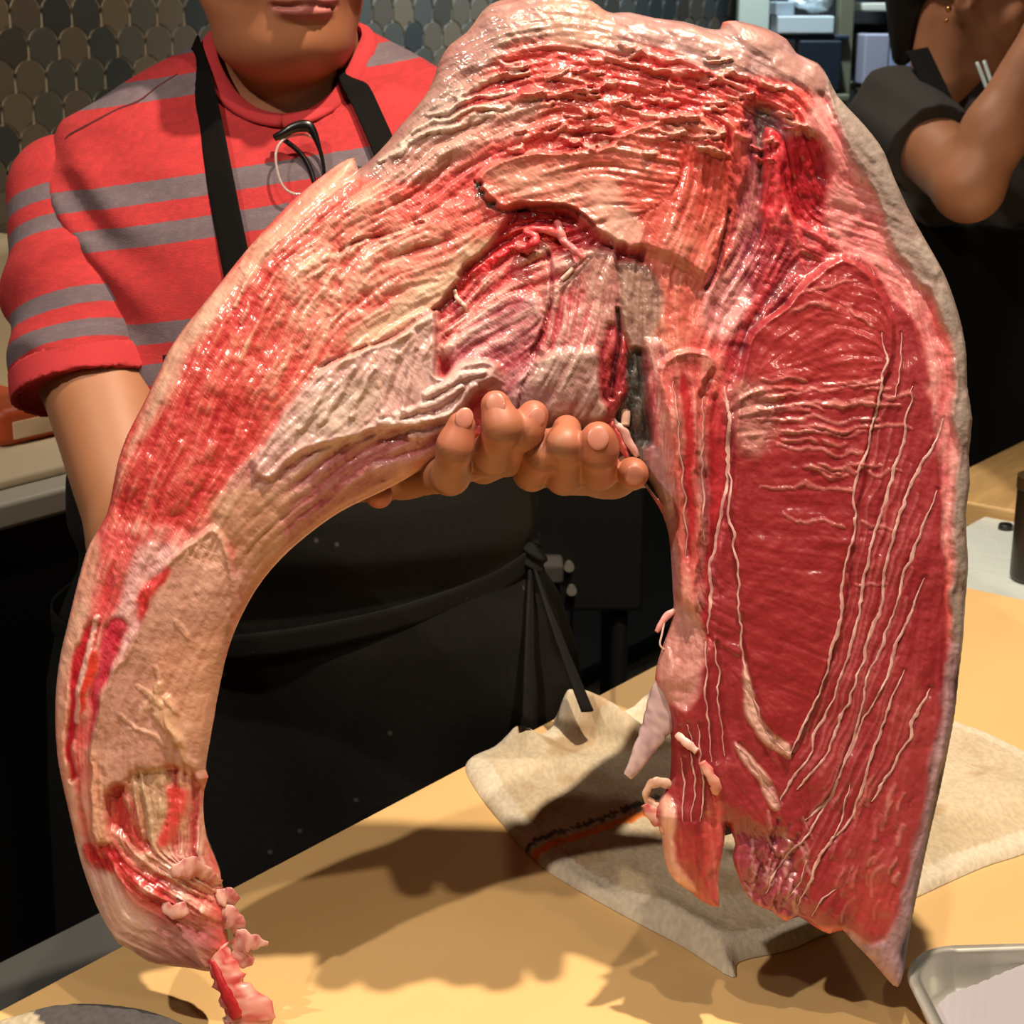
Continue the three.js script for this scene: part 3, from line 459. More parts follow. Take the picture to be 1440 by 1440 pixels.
for (const [x, y, r, s] of [[1020, 98, 26, 14], [1008, 74, 24, 13], [1100, 102, 24, 20], [1135, 112, 22, 26], [900, 52, 34, 14], [965, 62, 34, 16], [1060, 62, 26, 20]]) lay(oval(x, y, r, s, 0.3), ['#9b6c65', '#a97b74', '#a9867c'], { w: 9, warp: 12, rel: 0.4, h: 5, lip: 0 });
// collar
lay(pairs(690, 100, 760, 70, 860, 88, 960, 112, 1060, 125, 1130, 140, 1160, 180, 1120, 210, 1050, 190, 1010, 240, 1000, 300, 880, 250, 780, 220, 690, 230, 640, 200), ['#b0222a', '#cb3a3a', '#d85850', '#e39183'], { w: 14, part: 'collar_muscle', rel: 2.4, fib: 0.24, mot: 0.2, h: 0 });
lay(pairs(760, 115, 850, 120, 900, 150, 880, 200, 800, 205, 740, 185), ['#af2c27', '#be3e35', '#c55d4d'], { w: 24, alpha: 0.8 });
lay(pairs(610, 205, 680, 165, 760, 150, 740, 190, 690, 215, 640, 245, 580, 260, 540, 250), ['#b76a60', '#c28f82', '#d0b7ab'], { w: 14, alpha: 0.85, rel: 2, part: 'crest_membrane' });
lay(pairs(668, 258, 690, 240, 760, 225, 840, 218, 900, 190, 950, 170, 1000, 190, 1016, 240, 1021, 300, 1010, 355, 988, 405, 965, 432, 938, 426, 915, 400, 890, 370, 850, 352, 830, 322, 790, 299, 740, 298, 706, 305, 682, 285), ['#b5342f', '#c45346', '#ca7061', '#d1907e'], { w: 5, part: 'collar_muscle', rel: 1.5, fib: 0.14, mot: 0.3, h: 9, lip: 3 });
lay(pairs(680, 250, 740, 240, 830, 255, 870, 290, 900, 350, 850, 340, 820, 310, 770, 288, 715, 292), ['#be796a', '#c48f7e', '#ca9f8d'], { w: 20, alpha: 0.75, fine: 0.25, rel: 1.2 });
lay(pairs(905, 195, 960, 185, 1005, 230, 1015, 300, 985, 340, 950, 330, 930, 270), ['#b02a27', '#be4137', '#c46758'], { w: 24, alpha: 0.7 });
lay(oval(872, 328, 24, 24), ['#c98a7c', '#cf9c8c', '#d3a595'], { w: 5, warp: 4, rel: 0.3 });
lay(oval(848, 283, 20, 24, 0.4), ['#d29484', '#d8a594'], { w: 8, warp: 4, rel: 0.4, alpha: 0.8 });
lay(pairs(860, 370, 900, 360, 985, 400, 975, 460, 960, 500, 925, 500, 905, 470, 880, 420), ['#b5433f', '#c8695c', '#d28d7a'], { w: 8, h: -1, rel: 1.4 });
lay(pairs(1160, 135, 1195, 185, 1235, 290, 1285, 385, 1318, 480, 1340, 600, 1335, 760, 1310, 800, 1300, 600, 1285, 470, 1240, 412, 1176, 356, 1140, 330, 1125, 250, 1120, 180), ['#b4434e', '#cb676b', '#d98a88', '#e0a39c'], { w: 9, part: 'side_strip', rel: 1.0, fib: 0.2, h: -2 });
// cavity
lay(pairs(735, 300, 790, 300, 832, 326, 862, 352, 905, 375, 900, 470, 885, 520, 870, 575, 842, 602, 770, 606, 700, 606, 640, 600, 612, 530, 608, 450, 640, 402, 690, 350, 712, 316), ['#86131f', '#a3202b', '#b93238'], { w: 6, part: 'cavity_muscle', rel: 1.4, h: -14 });
lay(pairs(728, 312, 790, 305, 806, 340, 775, 365, 735, 360, 700, 375, 660, 410, 640, 410, 690, 355), ['#a81422', '#c4222b', '#d84a45'], { w: 8, rel: 2.6, h: -12 });
lay(pairs(640, 425, 700, 385, 770, 352, 775, 400, 740, 440, 680, 460, 630, 500, 612, 480), ['#a3202c', '#b83a3f', '#cf8078', '#dcb3a8'], { w: 8, rel: 1.8, fib: 0.3, h: -9 });
lay(pairs(640, 480, 690, 440, 750, 425, 762, 470, 745, 540, 720, 575, 690, 560, 640, 530, 630, 505), ['#963440', '#ab5a62', '#c08a8a', '#cfa9a2'], { w: 9, rel: 1.5, fib: 0.34, h: -4 });
lay(pairs(775, 370, 815, 352, 862, 365, 868, 430, 862, 500, 800, 520, 752, 500, 762, 440), ['#9a2b38', '#b3484f', '#c07a78', '#cfa29a'], { w: 8, rel: 1.5, fib: 0.32, h: -2 });
lay(pairs(820, 360, 862, 366, 870, 480, 850, 500, 826, 440), ['#8f5a58', '#a97a72', '#b89488'], { w: 12, alpha: 0.8, fib: 0.25 });
lay(pairs(728, 540, 770, 505, 850, 500, 872, 520, 868, 565, 842, 598, 790, 606, 735, 606, 705, 590), ['#9a6866', '#b08880', '#bfa096', '#cab2a2'], { w: 8, rel: 1.3, fib: 0.22, h: 6, part: 'gill_lining' });
lay(pairs(690, 565, 735, 545, 770, 560, 760, 606, 700, 612), ['#8d5f66', '#a07478', '#ae8884'], { w: 10, alpha: 0.8, fib: 0.1, rel: 0.5 });
lay(pairs(864, 372, 905, 380, 925, 420, 915, 500, 890, 520, 878, 470, 866, 430), ['#74504a', '#8c665e', '#a08070', '#b8988a'], { w: 6, rel: 1.8, h: -3, part: 'gill_lining' });
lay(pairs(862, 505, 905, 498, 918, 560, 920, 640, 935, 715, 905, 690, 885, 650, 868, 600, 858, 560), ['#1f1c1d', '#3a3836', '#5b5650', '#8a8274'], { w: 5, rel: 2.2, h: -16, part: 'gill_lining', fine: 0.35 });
lay(pairs(848, 470, 868, 462, 880, 500, 872, 560, 855, 600, 846, 540), ['#7d1a26', '#9c2c34', '#b45452'], { w: 5, h: -6 });
// dark gore beside the collar
lay(pairs(1045, 165, 1080, 160, 1110, 190, 1105, 260, 1085, 330, 1075, 420, 1060, 470, 1010, 470, 1005, 420, 1030, 340, 1040, 250), ['#5e1f2e', '#8a3444', '#a85a60', '#bb7a72'], { w: 8, h: -10, rel: 1.5, part: 'dark_gore', fib: 0.24, fine: 0.3 });
lay(pairs(1058, 170, 1082, 165, 1092, 200, 1080, 250, 1062, 260), ['#3c2026', '#5c3a3c', '#7a5552'], { w: 6, h: -18 });
lay(pairs(1095, 205, 1140, 200, 1165, 235, 1160, 300, 1150, 335, 1110, 310, 1092, 270), ['#6a0f1c', '#96131f', '#b2222b'], { w: 8, h: -11, rel: 1.5, fine: 0.4, fib: 0.08, part: 'dark_gore' });
lay(pairs(1068, 200, 1092, 195, 1098, 260, 1085, 340, 1072, 340), ['#a31420', '#bf2a34', '#d2545a'], { w: 5, h: -4 });
lay(pairs(1075, 320, 1150, 325, 1172, 355, 1120, 410, 1085, 470, 1060, 540, 1020, 540, 1010, 470, 1050, 420), ['#5c1a28', '#86242e', '#a83038', '#b9504e'], { w: 10, rel: 1.7, h: -4, part: 'dark_gore', fine: 0.4, fib: 0.16 });
lay(pairs(1000, 400, 1040, 395, 1050, 420, 1030, 470, 1000, 480, 985, 440), ['#a0525c', '#c07a7c', '#cf9a94'], { w: 8, alpha: 0.85, rel: 1.6 });
// loin
lay(pairs(1176, 360, 1245, 408, 1290, 470, 1306, 600, 1320, 700, 1328, 850, 1322, 1000, 1300, 1130, 1285, 1230, 1240, 1310, 1180, 1310, 1120, 1296, 1050, 1262, 1022, 1180, 1000, 1100, 965, 1280, 900, 1160, 935, 1040, 940, 900, 950, 860, 985, 640, 1020, 560, 1060, 500, 1100, 430), ['#791d26', '#88232a', '#922d32', '#a0484a'], { w: 6, part: 'loin', rel: 0.45, fib: 0.15, mot: 0.16, h: 2 });
lay(pairs(1030, 1170, 1060, 1160, 1100, 1180, 1130, 1240, 1120, 1290, 1060, 1270, 1036, 1230), ['#6a2a38', '#8a3a48', '#a85058'], { w: 14, alpha: 0.8, rel: 2.4, h: -5 });
lay(pairs(1255, 960, 1310, 980, 1300, 1130, 1270, 1270, 1215, 1310, 1180, 1250, 1220, 1120), ['#8a262d', '#9c3a3c', '#a7534f'], { w: 20, alpha: 0.8 });
lay(pairs(1055, 470, 1110, 425, 1176, 366, 1236, 420, 1252, 500, 1232, 560, 1217, 620, 1206, 690, 1192, 790, 1180, 870, 1152, 965, 1125, 1030, 1106, 1056, 1080, 1030, 1052, 965, 1036, 850, 1024, 720, 1030, 600, 1040, 520), ['#781820', '#861f25', '#90272b', '#9c3b3b'], { w: 4, warp: 5, part: 'loin_core', rel: 0.3, fib: 0.12, mot: 0.16, h: 7, lip: 1.5 });
lay(pairs(1090, 440, 1176, 372, 1230, 425, 1245, 500, 1225, 550, 1130, 560, 1060, 570, 1060, 500), ['#901f25', '#9e2e30', '#a74240'], { w: 30, alpha: 0.8, rel: 0.7 });
for (const [x, y, u, v] of [[1118, 418, 1200, 396], [1105, 438, 1160, 430], [1180, 430, 1230, 452], [1060, 536, 1130, 540], [1052, 560, 1230, 548], [1060, 574, 1220, 570], [1080, 596, 1215, 592], [1095, 612, 1210, 612], [1090, 634, 1205, 636], [1130, 660, 1200, 660], [1070, 684, 1195, 690], [1095, 722, 1180, 742], [1230, 560, 1280, 562], [1225, 600, 1275, 600], [1215, 660, 1265, 665], [1210, 740, 1250, 745], [1200, 820, 1240, 824]])
  seam([[x, y], [lerp(x, u, 0.3), lerp(y, v, 0.3) + 3], [lerp(x, u, 0.7), lerp(y, v, 0.7) - 3], [u, v]], 3.2, '#c98078', 1.0, 0.42, 14);
lay(pairs(1030, 540, 1075, 545, 1090, 600, 1060, 640, 1030, 620), ['#8f4a4a', '#b07a72', '#c29a8c'], { w: 14, alpha: 0.6, rel: 2, fine: 0.35 });
// strips between gill opening and loin
lay(pairs(905, 480, 935, 500, 940, 540, 985, 640, 1000, 780, 985, 860, 955, 900, 948, 860, 944, 780, 932, 700, 918, 620, 908, 560), ['#a03a44', '#b85f62', '#c98884', '#d7aaa0'], { w: 8, h: 2, rel: 1.2, fib: 0.3, part: 'side_strip' });
lay(pairs(928, 512, 985, 500, 1000, 520, 978, 560, 976, 640, 984, 740, 978, 840, 966, 900, 956, 850, 952, 760, 942, 640, 930, 560), ['#b23a3e', '#c85a56', '#d5877c', '#dfaa98'], { w: 5, h: 10, rel: 0.9, part: 'side_strip', lip: 2 });
lay(pairs(952, 545, 964, 545, 972, 640, 976, 740, 970, 800, 962, 700), ['#a82028', '#bb2f34'], { w: 4, h: 8 });
lay(pairs(1000, 560, 1020, 600, 1015, 720, 1000, 800, 994, 900, 984, 880, 990, 760, 992, 640), ['#8f1c26', '#a2242c', '#b23c40'], { w: 6, h: -4 });
lay(pairs(905, 640, 930, 640, 946, 740, 950, 830, 944, 860, 938, 780, 926, 710), ['#8c5560', '#a87880', '#bf9a98'], { w: 6, h: 0, rel: 1.2 });
lay(pairs(938, 860, 965, 850, 985, 900, 970, 980, 945, 985, 918, 965), ['#a8625f', '#bd827c', '#c8958c'], { w: 8, rel: 1.6, h: -3 });
lay(pairs(935, 1160, 1000, 1170, 1005, 1240, 1012, 1280, 960, 1250, 930, 1200), ['#8a282b', '#a03634', '#b85a50'], { w: 12, alpha: 0.8, part: 'loin' });
lay(pairs(925, 1120, 945, 1130, 950, 1200, 975, 1245, 955, 1245, 935, 1210, 926, 1170), ['#c9807a', '#d6a090', '#dcb4a2'], { w: 5, h: 4 });
// white membrane on the inner side of the upper limb
lay(pairs(318, 705, 345, 655, 385, 615, 425, 560, 455, 520, 500, 500, 560, 482, 612, 440, 616, 530, 650, 512, 692, 508, 700, 540, 665, 560, 650, 590, 640, 628, 600, 657, 540, 691, 480, 720, 420, 764, 370, 816, 345, 860, 310, 830, 300, 760), ['#a0585a', '#b87a72', '#caa093', '#d3ac9c'], { w: 7, part: 'white_membrane', rel: 1.2, h: 3, fib: 0.24 });
lay(pairs(362, 652, 392, 606, 432, 556, 468, 518, 520, 492, 575, 474, 613, 442, 614, 532, 650, 514, 690, 510, 694, 536, 664, 552, 645, 572, 630, 594, 575, 606, 520, 610, 476, 626, 430, 640, 395, 668, 372, 672), ['#b98684', '#cfa29d', '#dbb6b0', '#e6cbc5'], { w: 5, warp: 6, rel: 1.2, h: 9, fib: 0.16, lip: 2, part: 'white_membrane' });
lay(pairs(455, 560, 510, 530, 540, 560, 500, 610, 450, 620, 420, 610), ['#b09a8c', '#c0a89a', '#cdb8a8'], { w: 16, alpha: 0.7, rel: 1 });
lay(pairs(300, 715, 350, 680, 400, 690, 420, 720, 380, 780, 350, 800, 320, 770), ['#a87058', '#b98a6c', '#c6a084'], { w: 14, alpha: 0.8, rel: 0.8 });
lay(pairs(470, 640, 560, 612, 640, 602, 640, 626, 590, 660, 520, 690, 440, 740, 400, 760, 410, 710), ['#963c44', '#ad6064', '#c08a84'], { w: 10, alpha: 0.85, fib: 0.34, h: 0, rel: 1.6 });
lay(pairs(600, 640, 560, 668, 480, 712, 400, 770, 350, 830, 325, 890, 335, 900, 362, 842, 420, 775, 500, 718, 600, 664), ['#c98468', '#d89a7c', '#e0b093'], { w: 8, alpha: 0.85, h: 0, rel: 0.6 });
// lower limb
lay(pairs(140, 745, 230, 740, 320, 760, 330, 800, 215, 830, 160, 1000, 120, 1180, 70, 1160, 70, 950, 110, 800), ['#c0393e', '#d0635f', '#dd938a', '#e6b3a6'], { w: 10, rel: 1.1, fib: 0.22 });
lay(pairs(150, 745, 225, 760, 220, 800, 175, 860, 140, 900, 130, 860, 150, 800), ['#b82630', '#cd4648', '#dc7c70'], { w: 12, alpha: 0.85, rel: 1.6 });
lay(pairs(205, 770, 250, 770, 270, 800, 235, 850, 200, 900, 165, 950, 170, 870), ['#c58286', '#d6a4a2', '#e3bcb4'], { w: 10, rel: 1.6, alpha: 0.95 });
lay(pairs(76, 960, 86, 900, 118, 790, 140, 755, 148, 780, 122, 880, 104, 1000, 110, 1100, 125, 1180, 100, 1180, 82, 1080), ['#d28a78', '#dea48e', '#e3b6a2'], { w: 7, rel: 0.6, alpha: 0.9 });
lay(pairs(122, 885, 150, 880, 138, 930, 122, 985, 108, 1060, 112, 1085, 100, 1090, 96, 1040, 106, 970), ['#96101f', '#b01c28', '#c23038'], { w: 4, h: -5, part: 'dark_gore' });
lay(pairs(160, 880, 184, 868, 190, 884, 170, 930, 150, 990, 138, 1010, 146, 940), ['#9a1426', '#b42638', '#c05060'], { w: 4, h: -3, part: 'dark_gore' });
lay(pairs(140, 915, 150, 918, 146, 950, 134, 992, 124, 1000, 130, 950), ['#c22c22', '#d2402e'], { w: 4, h: 1 });
seam(pairs(146, 866, 134, 920, 122, 970, 116, 1010), 6, '#e0b0a6', 3);
lay(pairs(236, 806, 262, 772, 300, 742, 318, 752, 338, 800, 334, 860, 322, 905, 312, 950, 303, 1000, 294, 1062, 288, 1100, 250, 1072, 215, 1080, 188, 1100, 178, 1140, 180, 1195, 150, 1200, 138, 1150, 138, 1070, 148, 1000, 170, 940, 205, 880), ['#a26e5c', '#b38272', '#c29382', '#cfa494'], { w: 4, warp: 8, part: 'belly_membrane', rel: 0.75, fib: 0.1, mot: 0.24, h: 8, lip: 3 });
lay(pairs(240, 900, 300, 880, 320, 910, 308, 990, 280, 1040, 230, 1010, 215, 950), ['#b8785e', '#c89478', '#d0a48a'], { w: 24, alpha: 0.7 });
lay(pairs(262, 780, 298, 742, 318, 755, 330, 800, 300, 800), ['#c98f78', '#dcae9a', '#e8c8b8'], { w: 12, alpha: 0.8, rel: 1.6 });
lay(pairs(205, 842, 216, 820, 236, 800, 250, 806, 226, 845, 208, 870), ['#bf2c30', '#cf4440'], { w: 5 });
lay(pairs(130, 1060, 150, 1050, 165, 1130, 175, 1180, 140, 1190, 128, 1140), ['#c98468', '#d49a80', '#dcab92'], { w: 14, alpha: 0.8, fine: 0.3, rel: 1.6 });
// tail end of the lower limb
lay(pairs(185, 1090, 215, 1075, 250, 1068, 288, 1100, 290, 1180, 306, 1230, 312, 1260, 270, 1250, 220, 1230, 170, 1200, 162, 1140), ['#a02a30', '#b55450', '#c58a78', '#d2aa92'], { w: 8, part: 'tail_end', rel: 2.2, fib: 0.34, h: 0 });
lay(pairs(190, 1085, 238, 1070, 246, 1130, 232, 1180, 212, 1170, 200, 1130), ['#a88468', '#b99a7c', '#c8ae92'], { w: 8, alpha: 0.85, fib: 0.3 });
lay(pairs(160, 1110, 180, 1100, 195, 1150, 216, 1180, 205, 1190, 180, 1170, 162, 1150), ['#9c1f26', '#b0302f', '#b95a50'], { w: 6, h: -7 });
lay(pairs(238, 1095, 268, 1110, 262, 1145, 235, 1180, 225, 1170, 240, 1140), ['#b52a2a', '#cc4440', '#d8685c'], { w: 6, h: 2 });
lay(pairs(105, 1180, 150, 1195, 190, 1250, 240, 1290, 280, 1310, 300, 1350, 290, 1380, 200, 1365, 150, 1310, 118, 1240), ['#b97a7c', '#cd9c94', '#dbb6aa', '#e2c6ba'], { w: 10, part: 'tail_end', rel: 0.8, h: 0, fib: 0.2 });
lay(pairs(126, 1188, 160, 1182, 185, 1196, 230, 1225, 272, 1245, 276, 1265, 240, 1272, 205, 1250, 165, 1225, 135, 1212), ['#97141e', '#b4242a', '#cb4a46', '#dfa092'], { w: 6, rel: 2.6, h: 3, part: 'tail_end', fine: 0.35 });
lay(pairs(230, 1200, 262, 1195, 300, 1215, 312, 1260, 290, 1280, 255, 1250, 235, 1225), ['#b43a3a', '#cf7a70', '#e0b0a2', '#ead0c2'], { w: 7, rel: 3, h: 4, fib: 0.36 });
lay(pairs(225, 1280, 275, 1275, 310, 1300, 300, 1360, 250, 1360, 222, 1320), ['#8a4450', '#a8646c', '#c08a88'], { w: 14, alpha: 0.7 });
// skin rim
lay(pairs(1158, 95, 1180, 128, 1215, 165, 1250, 220, 1300, 325, 1345, 405, 1370, 500, 1385, 640, 1370, 960, 1340, 960, 1334, 820, 1338, 680, 1334, 560, 1326, 470, 1300, 415, 1258, 356, 1226, 288, 1190, 222, 1166, 168, 1154, 130), ['#755f5c', '#8a746e', '#97847d', '#a49488'], { w: 6, part: 'skin_rim', rel: 0.5, fib: 0.1, mot: 0.28, h: 5, lip: 2 });
lay(pairs(1380, 880, 1330, 900, 1318, 1000, 1298, 1110, 1274, 1210, 1246, 1300, 1222, 1318, 1205, 1335, 1255, 1400, 1290, 1390), ['#906e77', '#a3838a', '#af9297'], { w: 6, part: 'skin_rim', rel: 0.9, h: 3 });
lay(pairs(1385, 880, 1346, 920, 1333, 1020, 1313, 1110, 1292, 1200, 1275, 1290, 1264, 1340, 1285, 1400, 1340, 1200), ['#3c3034', '#53444a', '#6c5a62'], { w: 4, warp: 4, part: 'skin_rim', rel: 0.8, h: 0 });
lay(pairs(1185, 1308, 1215, 1320, 1240, 1340, 1256, 1372, 1240, 1390, 1200, 1335), ['#7a5a66', '#a98892', '#c8aab0'], { w: 5, warp: 4, part: 'skin_rim' });
for (const [x, y, r, s, a] of [[1190, 160, 16, 24, -0.6], [1215, 200, 22, 34, -0.5], [1245, 262, 16, 36, -0.4], [1300, 365, 14, 30, -0.4], [1330, 440, 14, 36, -0.25], [1348, 500, 9, 28, 0], [1352, 590, 9, 34, 0], [1350, 700, 9, 40, 0], [1350, 790, 9, 30, 0], [1346, 880, 8, 40, 0]]) lay(oval(x, y, r, s, a), ['#867871', '#94857d', '#9d8f85'], { w: 8, warp: 4, rel: 0.2, h: 7, lip: 0.5 });

// seams, veins and edges
seam(pairs(668, 262, 682, 288, 706, 304, 740, 300, 790, 299, 815, 310, 832, 326), 3, '#4a2420', -4, 0.8, 2);
for (const [x, y] of [[672, 268], [676, 280], [690, 296]]) lay(oval(x, y, 6, 4), ['#2a2426', '#544444'], { w: 3, warp: 4, h: -4 });
seam(pairs(1021, 300, 1018, 330, 1008, 380, 990, 410), 4, '#4a1620', -8, 0.8, 3);
seam(pairs(866, 440, 868, 490, 862, 520, 858, 560), 5, '#3a141a', -8, 0.8, 2);
seam(pairs(612, 440, 616, 480, 612, 530), 3, '#7a3a40', -3, 0.6, 3);
seam(pairs(455, 520, 500, 498, 560, 476, 612, 440, 640, 405), 4, '#a05040', -4, 0.5, 3);
seam(pairs(480, 360, 520, 345, 560, 335, 600, 322), 4, '#b03030', -4, 0.6, 6);
seam(pairs(760, 470, 748, 520, 735, 545, 728, 580), 3, '#7a2c3c', -4, 0.7, 2);
seam(pairs(770, 360, 775, 420, 762, 470, 748, 500), 4, '#82141f', -5, 0.8, 3);
for (const P of [pairs(540, 600, 590, 596, 640, 580, 672, 548), pairs(560, 590, 610, 570, 650, 545), pairs(600, 560, 640, 535, 680, 525), pairs(580, 612, 620, 608, 650, 590)]) seam(P, 7, '#e6cdc4', 5, 0.6, 8);
for (const P of [pairs(470, 540, 450, 580, 430, 610), pairs(500, 520, 480, 570, 460, 600), pairs(530, 520, 510, 560, 500, 590), pairs(560, 500, 548, 550, 540, 590), pairs(585, 480, 580, 530, 570, 580)]) seam(P, 6, '#d6b4aa', 3.5, 0.4, 9);
for (const P of [pairs(235, 930, 225, 970, 210, 1000), pairs(225, 935, 240, 975, 262, 1000), pairs(260, 870, 268, 890), pairs(300, 800, 285, 830), pairs(200, 960, 240, 990), pairs(180, 1000, 215, 1020, 240, 1040)]) seam(P, 5, '#caa084', 1.4, 0.45, 10);
for (const P of [pairs(250, 985, 255, 1020, 268, 1055, 280, 1070), pairs(230, 965, 238, 1000, 255, 1030)]) seam(P, 10, '#cda684', 4, 0.6, 14);
for (const P of [pairs(640, 150, 690, 118, 730, 108), pairs(610, 175, 660, 150, 720, 140), pairs(585, 200, 640, 175, 720, 165), pairs(560, 225, 610, 200, 700, 175), pairs(540, 232, 580, 205)]) seam(P, 5, '#ecd4c6', 4, 0.7, 14);
for (const P of [pairs(870, 70, 930, 88, 990, 112, 1040, 120), pairs(900, 105, 960, 115, 1040, 135), pairs(830, 100, 880, 98, 930, 110)]) seam(P, 6, '#db8f86', 5, 0.6, 14);
for (let i = 0; i < 90; i++) { // frayed tufts on the collar
  const x = 700 + rnd() * 400, y = 90 + rnd() * 140, a = -0.4 + (x - 700) / 800 + rnd() * 0.7 - 0.3, l = 8 + rnd() * 26; if (x > 1000 && y < 120) continue;
  seam([[x, y], [x + Math.cos(a) * l * 0.5, y + Math.sin(a) * l * 0.5 + 2], [x + Math.cos(a) * l, y + Math.sin(a) * l]], 2.5 + rnd() * 2.5, ['#e8b0a0', '#d88078', '#b01c26', '#e09a8c'][i & 3], i & 3 === 2 ? -4 : 5, 0.7, 6);
}
for (let i = 0; i < 60; i++) { // fat flecks on the upper limb
  const x = 330 + rnd() * 300, y = 330 + rnd() * 200; const q = Math.round((y - GY0) / GS) * GNX + Math.round((x - GX0) / GS), l = 6 + rnd() * 14; seam([[x - gUx[q] * l, y - gUy[q] * l], [x + rnd() * 3, y], [x + gUx[q] * l, y + gUy[q] * l]], 2.4 + rnd() * 2, '#e4b49e', 1.2, 0.55, 6);
}

// white sinew lines between the muscle blocks of the loin
const sinews = [
  [pairs(1234, 470, 1240, 510, 1230, 553, 1217, 613, 1198, 687, 1195, 733, 1183, 797, 1177, 863, 1160, 927, 1143, 980, 1125, 1022, 1106, 1056), 2.4],
  [pairs(1280, 545, 1270, 600, 1260, 640, 1237, 707, 1230, 733, 1215, 800, 1207, 857, 1190, 910, 1172, 970, 1147, 1020, 1137, 1057, 1112, 1092, 1093, 1122), 2.5],
  [pairs(1318, 590, 1307, 627, 1280, 673, 1268, 707, 1257, 743, 1240, 800, 1233, 847, 1217, 897, 1198, 963, 1177, 1007, 1160, 1053, 1140, 1082, 1120, 1107), 2.7],
  [pairs(1312, 690, 1293, 737, 1277, 780, 1263, 810, 1253, 857, 1233, 907, 1214, 962, 1200, 1017, 1180, 1077, 1160, 1120, 1130, 1150), 2.5],
  [pairs(1296, 812, 1277, 853, 1253, 917, 1237, 966, 1213, 1000, 1193, 1047, 1167, 1103, 1140, 1160, 1110, 1195, 1085, 1228, 1073, 1254), 2.2],
  [pairs(1266, 940, 1250, 985, 1227, 1040, 1210, 1100, 1183, 1160, 1160, 1182, 1138, 1230, 1118, 1272), 2.2],
  [pairs(1300, 967, 1286, 1000, 1270, 1037, 1247, 1083, 1236, 1105, 1223, 1124), 3.0],
  [pairs(1190, 1100, 1180, 1140, 1172, 1170, 1150, 1200), 1.8],
  [pairs(1105, 1056, 1086, 1042, 1068, 1018, 1052, 968), 3.4],
  [pairs(1022, 600, 1024, 700, 1030, 780, 1037, 860, 1043, 930, 1050, 968), 2.4],
  [pairs(1034, 1045, 1056, 1072, 1074, 1100, 1088, 1124), 3.6],
  [pairs(1020, 545, 1022, 620, 1016, 700, 1002, 770, 996, 830, 992, 890), 3.4],
  [pairs(1002, 900, 1008, 940, 1011, 1000, 1018, 1060), 1.9], [pairs(986, 900, 990, 960, 993, 1010, 1001, 1068), 2.2],
  [pairs(963, 1015, 968, 1060, 973, 1100, 970, 1150), 2.1], [pairs(977, 1015, 983, 1060, 985, 1110, 984, 1150), 2.1], [pairs(956, 1062, 958, 1100, 957, 1150), 1.7],
  [pairs(1100, 1262, 1120, 1240, 1132, 1205), 1.6], [pairs(1138, 1285, 1152, 1262, 1172, 1245), 1.6],
  [pairs(986, 560, 983, 620, 984, 690, 988, 760), 2.6], [pairs(944, 540, 950, 620, 957, 700, 962, 780), 2.0],
  [pairs(1262, 470, 1262, 520, 1254, 560), 1.6],
];
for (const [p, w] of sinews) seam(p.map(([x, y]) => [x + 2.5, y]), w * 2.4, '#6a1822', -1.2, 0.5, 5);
for (let s = 0; s < 6; s++) for (const u of [0.33, 0.66]) { const [a] = sinews[s], [b] = sinews[s + 1], n = 9, on = (p, t) => { const k = t * (p.length - 1), i = Math.min(Math.floor(k), p.length - 2); return [lerp(p[i][0], p[i + 1][0], k - i), lerp(p[i][1], p[i + 1][1], k - i)]; }; seam(Array.from({ length: n }, (_, i) => { const p = on(a, 0.15 + 0.75 * i / (n - 1)), q = on(b, 0.15 + 0.75 * i / (n - 1)); return [lerp(p[0], q[0], u), lerp(p[1], q[1], u)]; }), 2.4, '#b06462', 0.7, 0.45, 8); }
lay(pairs(1042, 930, 1052, 960, 1064, 1000, 1084, 1030, 1106, 1046, 1108, 1062, 1084, 1052, 1060, 1028, 1044, 985), ['#b88078', '#cda296', '#d8b6a6'], { w: 3, warp: 5, h: 5, rel: 2, fib: 0.05, fine: 0.4 });
lay(pairs(1030, 1040, 1052, 1060, 1076, 1090, 1094, 1126, 1084, 1128, 1060, 1090, 1036, 1058), ['#b07470', '#c89890', '#d4aea2'], { w: 3, warp: 6, h: 5, rel: 2, fine: 0.4 });
for (let i = 0; i < 60; i++) { const x = 1040 + rnd() * 90, y = 1140 + rnd() * 130; seam([[x, y], [x + rnd() * 14 - 7, y + 8 + rnd() * 8], [x + rnd() * 20 - 10, y + 18 + rnd() * 14]], 2 + rnd() * 2, i & 1 ? '#c89a98' : '#5a2030', i & 1 ? 1 : -1.5, 0.4, 8); }
for (let i = 0; i < 40; i++) { const x = 1180 + rnd() * 100, y = 1080 + rnd() * 190, l = 10 + rnd() * 26; seam([[x, y], [x - l * 0.3, y + l * 0.5], [x - l * 0.4, y + l]], 2 + rnd() * 2.5, ['#c4706c', '#8a2028', '#d09088'][i % 3], i % 3 === 1 ? -1 : 1, 0.4, 8); }
lay(pairs(1190, 1250, 1225, 1225, 1250, 1250, 1240, 1290, 1205, 1300), ['#a8352f', '#bc5042'], { w: 14, alpha: 0.35 });
for (let i = 0; i < 26; i++) { const x = 1060 + rnd() * 150, y = 530 + rnd() * 140, l = 20 + rnd() * 60; seam([[x, y], [x + l * 0.5, y + rnd() * 4 - 2], [x + l, y + rnd() * 6 - 3]], 2.6, '#c27a72', 1.2, 0.35, 10); }

